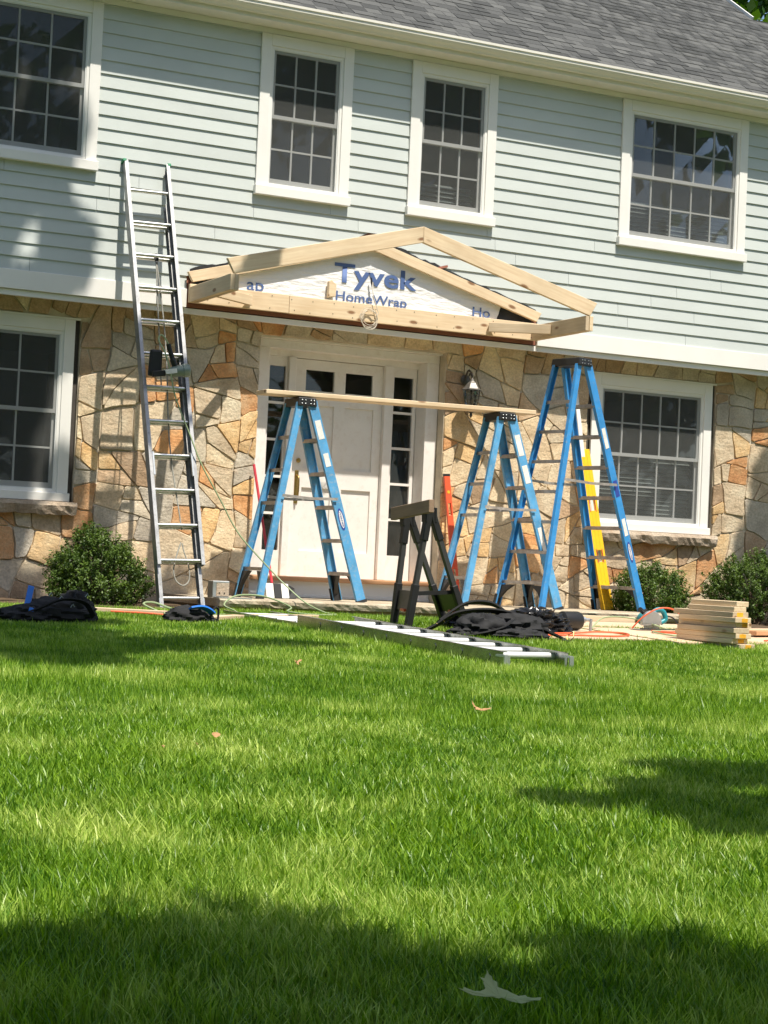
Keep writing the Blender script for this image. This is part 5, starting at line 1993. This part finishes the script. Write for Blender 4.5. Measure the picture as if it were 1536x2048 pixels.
def bush(label, c, rad, n, seed):
    t = thing('boxwood_bush', label, 'bush', c, 'boxwood bushes along the house foot')
    rng = np.random.default_rng(seed)
    # many upright sprigs give the uneven outline
    ns = n // 26
    th = rng.uniform(0, 2 * np.pi, ns)
    cz_ = rng.uniform(-.55, 1, ns)
    rr_ = np.sqrt(np.clip(1 - cz_ ** 2, 0, 1))
    d = np.stack([rr_ * np.cos(th), rr_ * np.sin(th), cz_], 1)
    lump = np.array([1 + .30 * noise.noise(Vector(q * 2.4 + seed)) + .14 * noise.noise(Vector(q * 6 + seed)) for q in d])
    depth = rng.uniform(.55, 1.03, ns) ** .6
    base = np.array(c) + np.array([0, 0, rad[2] * .42])
    R = np.array([rad[0], rad[1], rad[2] * .62])
    tip = base + d * R * (lump * depth)[:, None]
    up = d * .75 + np.array([0, 0, .75]) + rng.normal(size=d.shape) * .3
    up /= np.linalg.norm(up, axis=1)[:, None]
    L = rng.uniform(.06, .13, ns)
    stray = rng.uniform(0, 1, ns) < .07
    tip = tip + up * (stray * rng.uniform(.03, .09, ns))[:, None]
    k = 26
    f = np.tile(np.linspace(0, 1, k), ns)
    I = np.repeat(np.arange(ns), k)
    P = tip[I] - up[I] * (L[I] * (1 - f))[:, None] + rng.normal(size=(ns * k, 3)) * .011
    Nn = up[I] * .5 + rng.normal(size=P.shape) * .7 + np.array([0, -.1, .35])
    Nn /= np.linalg.norm(Nn, axis=1)[:, None]
    V, F = leaf_quads(P, Nn, rng.uniform(.009, .017, len(P)), rng, .95)
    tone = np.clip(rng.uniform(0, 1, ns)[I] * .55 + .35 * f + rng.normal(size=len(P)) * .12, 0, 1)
    keep = V.reshape(-1, 4, 3)[:, :, 2].min(1) > c[2] - .02
    V = V.reshape(-1, 4, 3)[keep].reshape(-1, 3)
    tone = tone[keep]
    F = np.arange(len(V)).reshape(-1, 4)
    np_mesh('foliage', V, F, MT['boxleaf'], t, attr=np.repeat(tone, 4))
    m = MB()
    rb = random.Random(seed)
    for i in range(26):
        a = rb.uniform(0, 6.28)
        q = Vector((math.cos(a) * rad[0] * rb.uniform(.2, .8), math.sin(a) * rad[1] * rb.uniform(.2, .8), rad[2] * rb.uniform(.45, .85)))
        p0 = Vector(c) + Vector((rb.uniform(-.04, .04), rb.uniform(-.04, .04), -.02))
        m.tube([p0, p0.lerp(Vector(c) + q, .5) + Vector((0, 0, .04)), Vector(c) + q], [.010, .007, .003], 5)
    m.build('stem', MT['twig'], t)
    return t


bush('round boxwood bush at the left below the stone window ledge', (-2.99, -.75, -.06), (.43, .36, .62), 24000, 3)
bush('small boxwood bush behind the feet of the tall stepladder', (2.86, -.25, -.04), (.42, .35, .57), 22000, 5)
bush('boxwood bush at the right edge behind the board stack', (4.20, -.20, -.04), (.58, .42, .72), 28000, 8)

# ------------------------------------------------------------------ fallen leaves
GL = 'fallen leaves on the lawn'


def fallen(name, x, y, s, outline, mat, label, rot, tilt, curl, h=.045):
    n_ = len(outline)
    v = []
    c, s_ = math.cos(rot), math.sin(rot)
    ct, st_ = math.cos(tilt), math.sin(tilt)
    jag = random.Random(int(abs(x * 1000)))
    o2 = []
    for i in range(n_):
        (u0, w0), (u1, w1) = outline[i], outline[(i + 1) % n_]
        o2 += [(u0 + jag.uniform(-.03, .03), w0 + jag.uniform(-.03, .03)), ((u0 + u1) / 2 + jag.uniform(-.05, .05), (w0 + w1) / 2 + jag.uniform(-.05, .05))]
    outline, n_ = o2, 2 * n_
    for ring_f in (1.0, .5):
        for (u, w) in outline:
            a, b = u * ring_f * s, w * ring_f * s
            zz_ = curl * s * ((u * ring_f) ** 2 + .6 * (w * ring_f) ** 2) + .02 * s * noise.noise(Vector((u * 4, w * 4, x)))
            b2, z2 = b * ct - zz_ * st_, b * st_ + zz_ * ct
            v.append((a * c - b2 * s_, a * s_ + b2 * c, z2))
    v.append((0, 0, 0))
    f = []
    for i in range(n_):
        j = (i + 1) % n_
        f += [(i, j, n_ + j, n_ + i), (n_ + i, n_ + j, 2 * n_)]
    m = MB()
    m.v, m.f = v, f
    me = m.mesh(name)
    me.materials.append(mat)
    o = bpy.data.objects.new(name, me)
    COL.objects.link(o)
    o.location = (x, y, gz(x, y) + h)
    sl = o.modifiers.new('thickness', 'SOLIDIFY')
    sl.thickness = .0008
    return tag(o, label, 'leaf', GL)


MAPLE = [(-1.0, -.02), (-.72, .06), (-.50, .05), (-.30, .10), (-.22, .30), (-.34, .62), (-.12, .44), (.02, .40), (.10, .22), (.34, .16), (.52, .10), (.74, .16), (1.0, .04), (.80, -.06),
         (.56, -.08), (.36, -.16), (.30, -.34), (.12, -.22), (-.10, -.20), (-.24, -.10), (-.50, -.06), (-.74, -.05)]
TORN = [(-1.0, -.10), (-.86, .02), (-.78, -.03), (-.55, .06), (-.38, .16), (-.34, .38), (-.42, .52), (-.30, .56), (-.27, .80), (-.18, .58), (-.06, .50), (-.08, .36), (.10, .22), (.26, .14), (.42, -.02), (.60, -.06), (.80, -.20), (1.0, -.30), (.92, -.36), (.66, -.28), (.46, -.22), (.30, -.10), (.08, -.04), (-.14, -.02), (-.36, -.02), (-.60, -.08), (-.82, -.10)]
OVAL = [(-1, 0), (-.6, .35), (0, .5), (.6, .35), (1, 0), (.6, -.35), (0, -.5), (-.6, -.35)]
fallen('fallen_leaf', -6.005, -12.70, .072, TORN, MT['paleleaf'], 'large pale green torn leaf on the shaded grass nearest the viewer', -.42, .55, .30, .066)
fallen('fallen_leaf', -3.73, -8.55, .058, TORN, MT['dryleaf'], 'curled dry tan leaf on the lawn right of its middle', .5, .8, .5, .05)
fallen('fallen_leaf', -3.72, -6.58, .048, MAPLE, MT['dryleaf'], 'curled brown leaf on the lawn left of the lying ladder', .9, .9, .5, .045)
fallen('fallen_leaf', -5.25, -9.37, .022, OVAL, MT['dryleaf'], 'round pinkish dry leaf on the lawn at the left', .4, 1.0, .3, .055)
fallen('fallen_leaf', -5.39, -9.56, .012, OVAL, MT['dryleaf'], 'tiny dry leaf just left of the round pinkish leaf', 1.4, .8, .3, .05)
fallen('fallen_leaf', -5.53, -9.61, .011, OVAL, MT['dryleaf'], 'tiny dry leaf farthest left of the small leaf group', .9, .8, .3, .05)

# ------------------------------------------------------------------ trees


def tree(label, base, fork, clumps, seed, leaf=.085, per=900, parent_r=.22):
    t = thing('shade_tree', label, 'tree', base, 'trees around the lawn')
    rng = np.random.default_rng(seed)
    rb = random.Random(seed)
    m = MB()
    b, f = Vector(base), Vector(fork)
    m.tube(spline([b - Vector((0, 0, .3)), b.lerp(f, .3) + Vector((.12, -.08, 0)), b.lerp(f, .65) + Vector((-.06, .05, 0)), f], 4), [parent_r * (1.25 - .05 * i) for i in range(13)], 12)
    m.build('trunk', MT['bark'], t, smooth=True)
    m = MB()
    Ps, ton = [], []
    for (c, r, w) in clumps:
        c = Vector(c)
        mid = f.lerp(c, .5) + Vector((rb.uniform(-.3, .3), rb.uniform(-.3, .3), rb.uniform(.1, .5)))
        m.tube(spline([f, mid, c], 4), [parent_r * .5 * (1 - .09 * i) for i in range(9)], 7)
        n_ = int(per * w)
        # sub-clumps for an uneven outline
        k = max(6, int(10 * w))
        sub = rng.normal(size=(k, 3))
        sub /= np.linalg.norm(sub, axis=1)[:, None]
        sub = np.array(c) + sub * np.array(r) * rng.uniform(.3, .95, (k, 1))
        for q in sub[: min(k, 8)]:
            m.tube([c, c.lerp(Vector(q), .5) + Vector((0, 0, .08)), Vector(q)], [parent_r * .13, parent_r * .09, .008], 5)
        I = rng.integers(0, k, n_)
        d = rng.normal(size=(n_, 3))
        d /= np.linalg.norm(d, axis=1)[:, None]
        P = sub[I] + d * (rng.uniform(0, 1, (n_, 1)) ** .45) * np.array(r) * .48
        Ps.append(P)
        ton.append(np.clip(rng.uniform(0, 1, k)[I] * .6 + rng.uniform(0, .4, n_), 0, 1))
    m.build('limbs', MT['bark'], t, smooth=True)
    P = np.concatenate(Ps)
    tone = np.concatenate(ton)
    Nn = rng.normal(size=P.shape) + np.array([0, 0, .8])
    Nn /= np.linalg.norm(Nn, axis=1)[:, None]
    V, F = leaf_quads(P, Nn, rng.uniform(.7, 1.25, len(P)) * leaf, rng, 1.25)
    np_mesh('crown', V, F, MT['treeleaf'], t, attr=np.repeat(tone, 4))
    return t


def above(x, y, h):
    """point h metres up whose shadow falls on the ground at x, y"""
    k = h / SUN.z
    return (x + SUN.x * k, y + SUN.y * k, gz(x, y) + h)


# over the viewer: shades the near lawn
cl = []
for (x, y, r) in ((-7.4, -12.4, 1.0), (-6.35, -12.45, .95), (-5.6, -12.9, .85), (-4.9, -13.2, .8), (-4.1, -13.5, .9), (-6.2, -13.6, 1.1), (-7.8, -13.8, 1.1), (-4.8, -14.4, 1.1), (-6.6, -15, 1.2), (-8.9, -12.9, 1.0), (-3.0, -14.2, 1.0), (-5.4, -15.8, 1.5), (-8.2, -15.8, 1.5), (-6.8, -17.3, 1.7), (-10.2, -14.6, 1.4), (-4.0, -17.0, 1.6), (-9.6, -17.2, 1.7)):
    cl.append((above(x, y - .2, 6.0), (r, r * .85, r * .5), 1.5))
tree('tall shade tree standing behind the viewer over the near lawn', (-9.8, -19.5, gz(-9.8, -19.5)), (-8.2, -17.6, 4.3), cl, 21, per=1300)
# right of the viewer: the dark patch at the right edge
cl = []
for (x, y, r) in ((-4.55, -10.55, .22), (-3.95, -10.55, .42), (-3.45, -10.15, .48), (-2.7, -10.1, .6), (-3.2, -10.7, .5), (-4.2, -10.95, .34), (-3.6, -10.85, .42), (-2.3, -10.6, .6), (-1.4, -10.2, .8), (-.5, -10.5, 1.0), (-3.75, -11.05, .36), (-3.2, -11.2, .3)):
    cl.append((above(x, y, 5.0), (r, r * .62, r * .45), .75))
tree('shade tree standing to the right of the lawn', (2.2, -15.2, gz(2.2, -15.2)), (1.2, -14.2, 3.6), cl, 33, per=1500)
# left of the house: shades the left bay and the lawn before it
cl = []
for (x, y, r) in ((-4.6, -4.7, .5), (-4.75, -5.75, .45), (-4.1, -5.6, .3), (-5.1, -4.75, .75), (-4.45, -5.35, .6), (-5.4, -5.7, .8), (-3.95, -5.2, .34), (-6.2, -4.9, 1.0), (-4.9, -6.3, .4), (-6.4, -6.3, .9), (-3.55, -5.0, .32), (-3.1, -5.15, .24), (-4.35, -3.95, .42), (-3.95, -3.75, .25), (-4.75, -3.9, .5)):
    cl.append((above(x, y, 7.0), (r, r * .8, r * .5), 1.9))
for (x, z, r, d) in ((-3.75, 4.55, .55, 4.2), (-3.4, 3.6, .42, 4.2), (-4.3, 3.4, .7, 4.2), (-3.15, 2.95, .27, 4.0), (-4.6, 4.7, .8, 4.2), (-3.6, 2.2, .45, 3.8), (-4.4, 1.8, .8, 3.8), (-3.55, 1.2, .32, 3.6),
                     (-2.95, 1.55, .16, 3.6), (-2.72, .75, .22, 3.6), (-4.2, .6, .7, 3.6), (-3.3, .45, .25, 3.6), (-2.6, .15, .3, 3.4), (-1.95, .2, .28, 3.4), (-2.62, 1.25, .13, 3.6), (-5.4, 3.0, 1.0, 4.0)):
    k = d / -SUN.y
    c = (x + SUN.x * k, -d, z + SUN.z * k)
    cl.append((c, (r, r * .7, r * 1.0), .55 + r))
tree('tall shade tree standing left of the house', (-9.5, -6.5, gz(-9.5, -6.5)), (-8.0, -5.6, 6.2), cl, 45, per=1000)
# beyond the roof, top right corner
cl = []
rt_ = random.Random(4)
for k in range(16):
    cl.append(((14.2 + rt_.uniform(-2.2, 3.0), 13.5 + rt_.uniform(-1.5, 1.5), 10.6 + rt_.uniform(-3.0, 3.2)), (1.5, 1.4, 1.2), 1.3))
tree('leafy tree rising beyond the right end of the roof', (15, 13.5, gz(15, 0)), (14.8, 13.5, 6.0), cl, 57, leaf=.15, per=700, parent_r=.3)
# right of the house: its shade just reaches the far right edge of the stone wall
cl = []
for (x, z, r, d) in ((4.72, 1.75, .30, 3.2), (4.62, 1.25, .26, 3.2), (4.70, .75, .32, 3.2), (4.66, .35, .26, 3.2), (5.4, 1.2, .7, 3.3), (6.2, 2.4, .9, 3.4), (6.4, .6, .8, 3.3)):
    k = d / -SUN.y
    cl.append(((x + SUN.x * k, -d, z + SUN.z * k), (r, r * .7, r * 1.1), .6 + r))
tree('shade tree standing right of the house', (9.2, -4.6, gz(9.2, -4.6)), (8.4, -4.2, 5.0), cl, 61, per=1100)
# unseen trees added behind the viewer to block sky and darken panes and shade
where = ('farthest left', 'second from the left', 'third from the left', 'fourth from the left', 'fourth from the right', 'third from the right', 'second from the right', 'farthest right')
for i, (x, y) in enumerate(((-35, -27), (-27, -31), (-19, -29), (-11, -32), (-3, -29.5), (5, -31), (13, -28), (22, -26))):
    cl = []
    for k in range(13):
        cl.append(((x + rt_.uniform(-4.2, 4.2), y + rt_.uniform(-2.5, 2.5), 8.0 + rt_.uniform(-5.5, 6)), (2.8, 2.6, 2.2), 1.0))
    tree('tall unseen tree added behind the viewer to block sky, %s of the row' % where[i], (x, y, gz(x, -28)), (x + .3, y, 4.0), cl, 70 + i, leaf=.36, per=300, parent_r=.35)

# ------------------------------------------------------------------ grass blades: one mass
rng = np.random.default_rng(12)
allV, allF, allA = [], [], []
cam2 = np.array([CAM.x, CAM.y])
fw2 = np.array([math.sin(YAW), math.cos(YAW)])
rt2 = np.array([math.cos(YAW), -math.sin(YAW)])


def gz_np(x, y):
    s = -3.0 - y
    return -.04 - .02 * (s + np.sqrt(s * s + 1.0))


base_n = 0
for (d0, d1, dens, wd, hmin, hmax, seg) in ((2.5, 4.6, 24000, .0019, .028, .070, 2), (4.6, 7.5, 15000, .0025, .028, .062, 1), (7.5, 10.5, 11000, .0038, .028, .060, 0), (10.5, 15.8, 7500, .0052, .026, .052, 0)):
    hw = .215 * d1 + 1.15
    n_ = int(2 * hw * (d1 - d0) * dens)
    dep = rng.uniform(d0, d1, n_)
    lat = rng.uniform(-hw, hw, n_)
    ok = np.abs(lat) < .215 * dep + 1.1
    dep, lat = dep[ok], lat[ok]
    P = cam2 + dep[:, None] * fw2 + lat[:, None] * rt2
    x, y = P[:, 0], P[:, 1]
    edge = np.where(x < -2.06, -1.55, np.where(x < 2.86, -1.20, -1.35)) + .05 * np.sin(x * 9)
    ok = y < edge
    # bare spots under the sheets of plywood
    for (ax, bx, ay, by) in ((-.78, .32, -4.08, -2.8), (.36, 2.3, -4.12, -2.75), (-.15, 2.6, -2.5, -1.2)):
        ok &= ~((x > ax) & (x < bx) & (y > ay) & (y < by))
    x, y = x[ok], y[ok]
    n_ = len(x)
    # tufts: pull blades together a little
    tx = np.round(x / .035) * .035
    ty = np.round(y / .035) * .035
    x = x + (tx - x) * .35
    y = y + (ty - y) * .35
    pat = np.zeros(n_)
    rp_ = np.random.default_rng(99)
    for fq, am in ((1.1, .5), (2.3, .45), (4.7, .40), (9.5, .32), (17., .25)):
        for _k in range(3):
            an, ph, ph2 = rp_.uniform(0, 6.28, 3)
            u_ = x * np.cos(an) + y * np.sin(an)
            v__ = -x * np.sin(an) + y * np.cos(an)
            pat += am * .6 * np.sin(u_ * fq * 1.7 + ph + .9 * np.sin(v__ * fq * 1.3 + ph2))
    fine = rng.uniform(0, 1, n_)
    h = hmin + (hmax - hmin) * fine ** 1.3 * np.clip(1 + .30 * pat, .45, 1.6)
    tall = rng.uniform(0, 1, n_) < .012
    h = np.where(tall, h * 1.5, h)
    th = rng.uniform(0, 2 * np.pi, n_)
    lean = rng.uniform(.10, .75, n_) * h
    sway = .9 * np.sin(x * 1.3 + y * .9)
    ld = rng.uniform(0, 2 * np.pi, n_) * .9 + sway * .6 + pat * .8
    ex, ey = np.cos(ld), np.sin(ld)
    wx, wy = -np.sin(th), np.cos(th)
    w = wd * rng.uniform(.7, 1.35, n_)
    z = gz_np(x, y) - .004
    tone = np.clip(.40 + .17 * pat + rng.normal(size=n_) * .33, 0, 1)
    dry = rng.uniform(0, 1, n_) < .06
    tone = np.where(dry, 1.0, tone)
    b0 = np.stack([x - wx * w, y - wy * w, z], 1)
    b1 = np.stack([x + wx * w, y + wy * w, z], 1)
    tip = np.stack([x + ex * lean, y + ey * lean, z + h], 1)
    if seg == 0:
        V = np.stack([b0, b1, tip], 1).reshape(-1, 3)
        F = np.arange(3 * n_).reshape(n_, 3)
        A = np.repeat(tone, 3)
    else:
        mx_, my_ = x + ex * lean * .33, y + ey * lean * .33
        mz = z + h * .62
        m0 = np.stack([mx_ - wx * w * .8, my_ - wy * w * .8, mz], 1)
        m1 = np.stack([mx_ + wx * w * .8, my_ + wy * w * .8, mz], 1)
        V = np.stack([b0, b1, m1, m0, tip], 1).reshape(-1, 3)
        i0 = np.arange(n_)[:, None] * 5
        F = np.concatenate([i0 + np.array([0, 1, 2]), i0 + np.array([0, 2, 3]), i0 + np.array([3, 2, 4])])
        A = np.repeat(tone, 5)
    allV.append(V)
    allF.append(F + base_n)
    allA.append(A)
    base_n += len(V)
go = np_mesh('grass', np.concatenate(allV), np.concatenate(allF), MT['grass'], None, attr=np.concatenate(allA))
go['kind'] = 'stuff'
tag(go, 'short bright green lawn grass covering the front yard', 'grass')
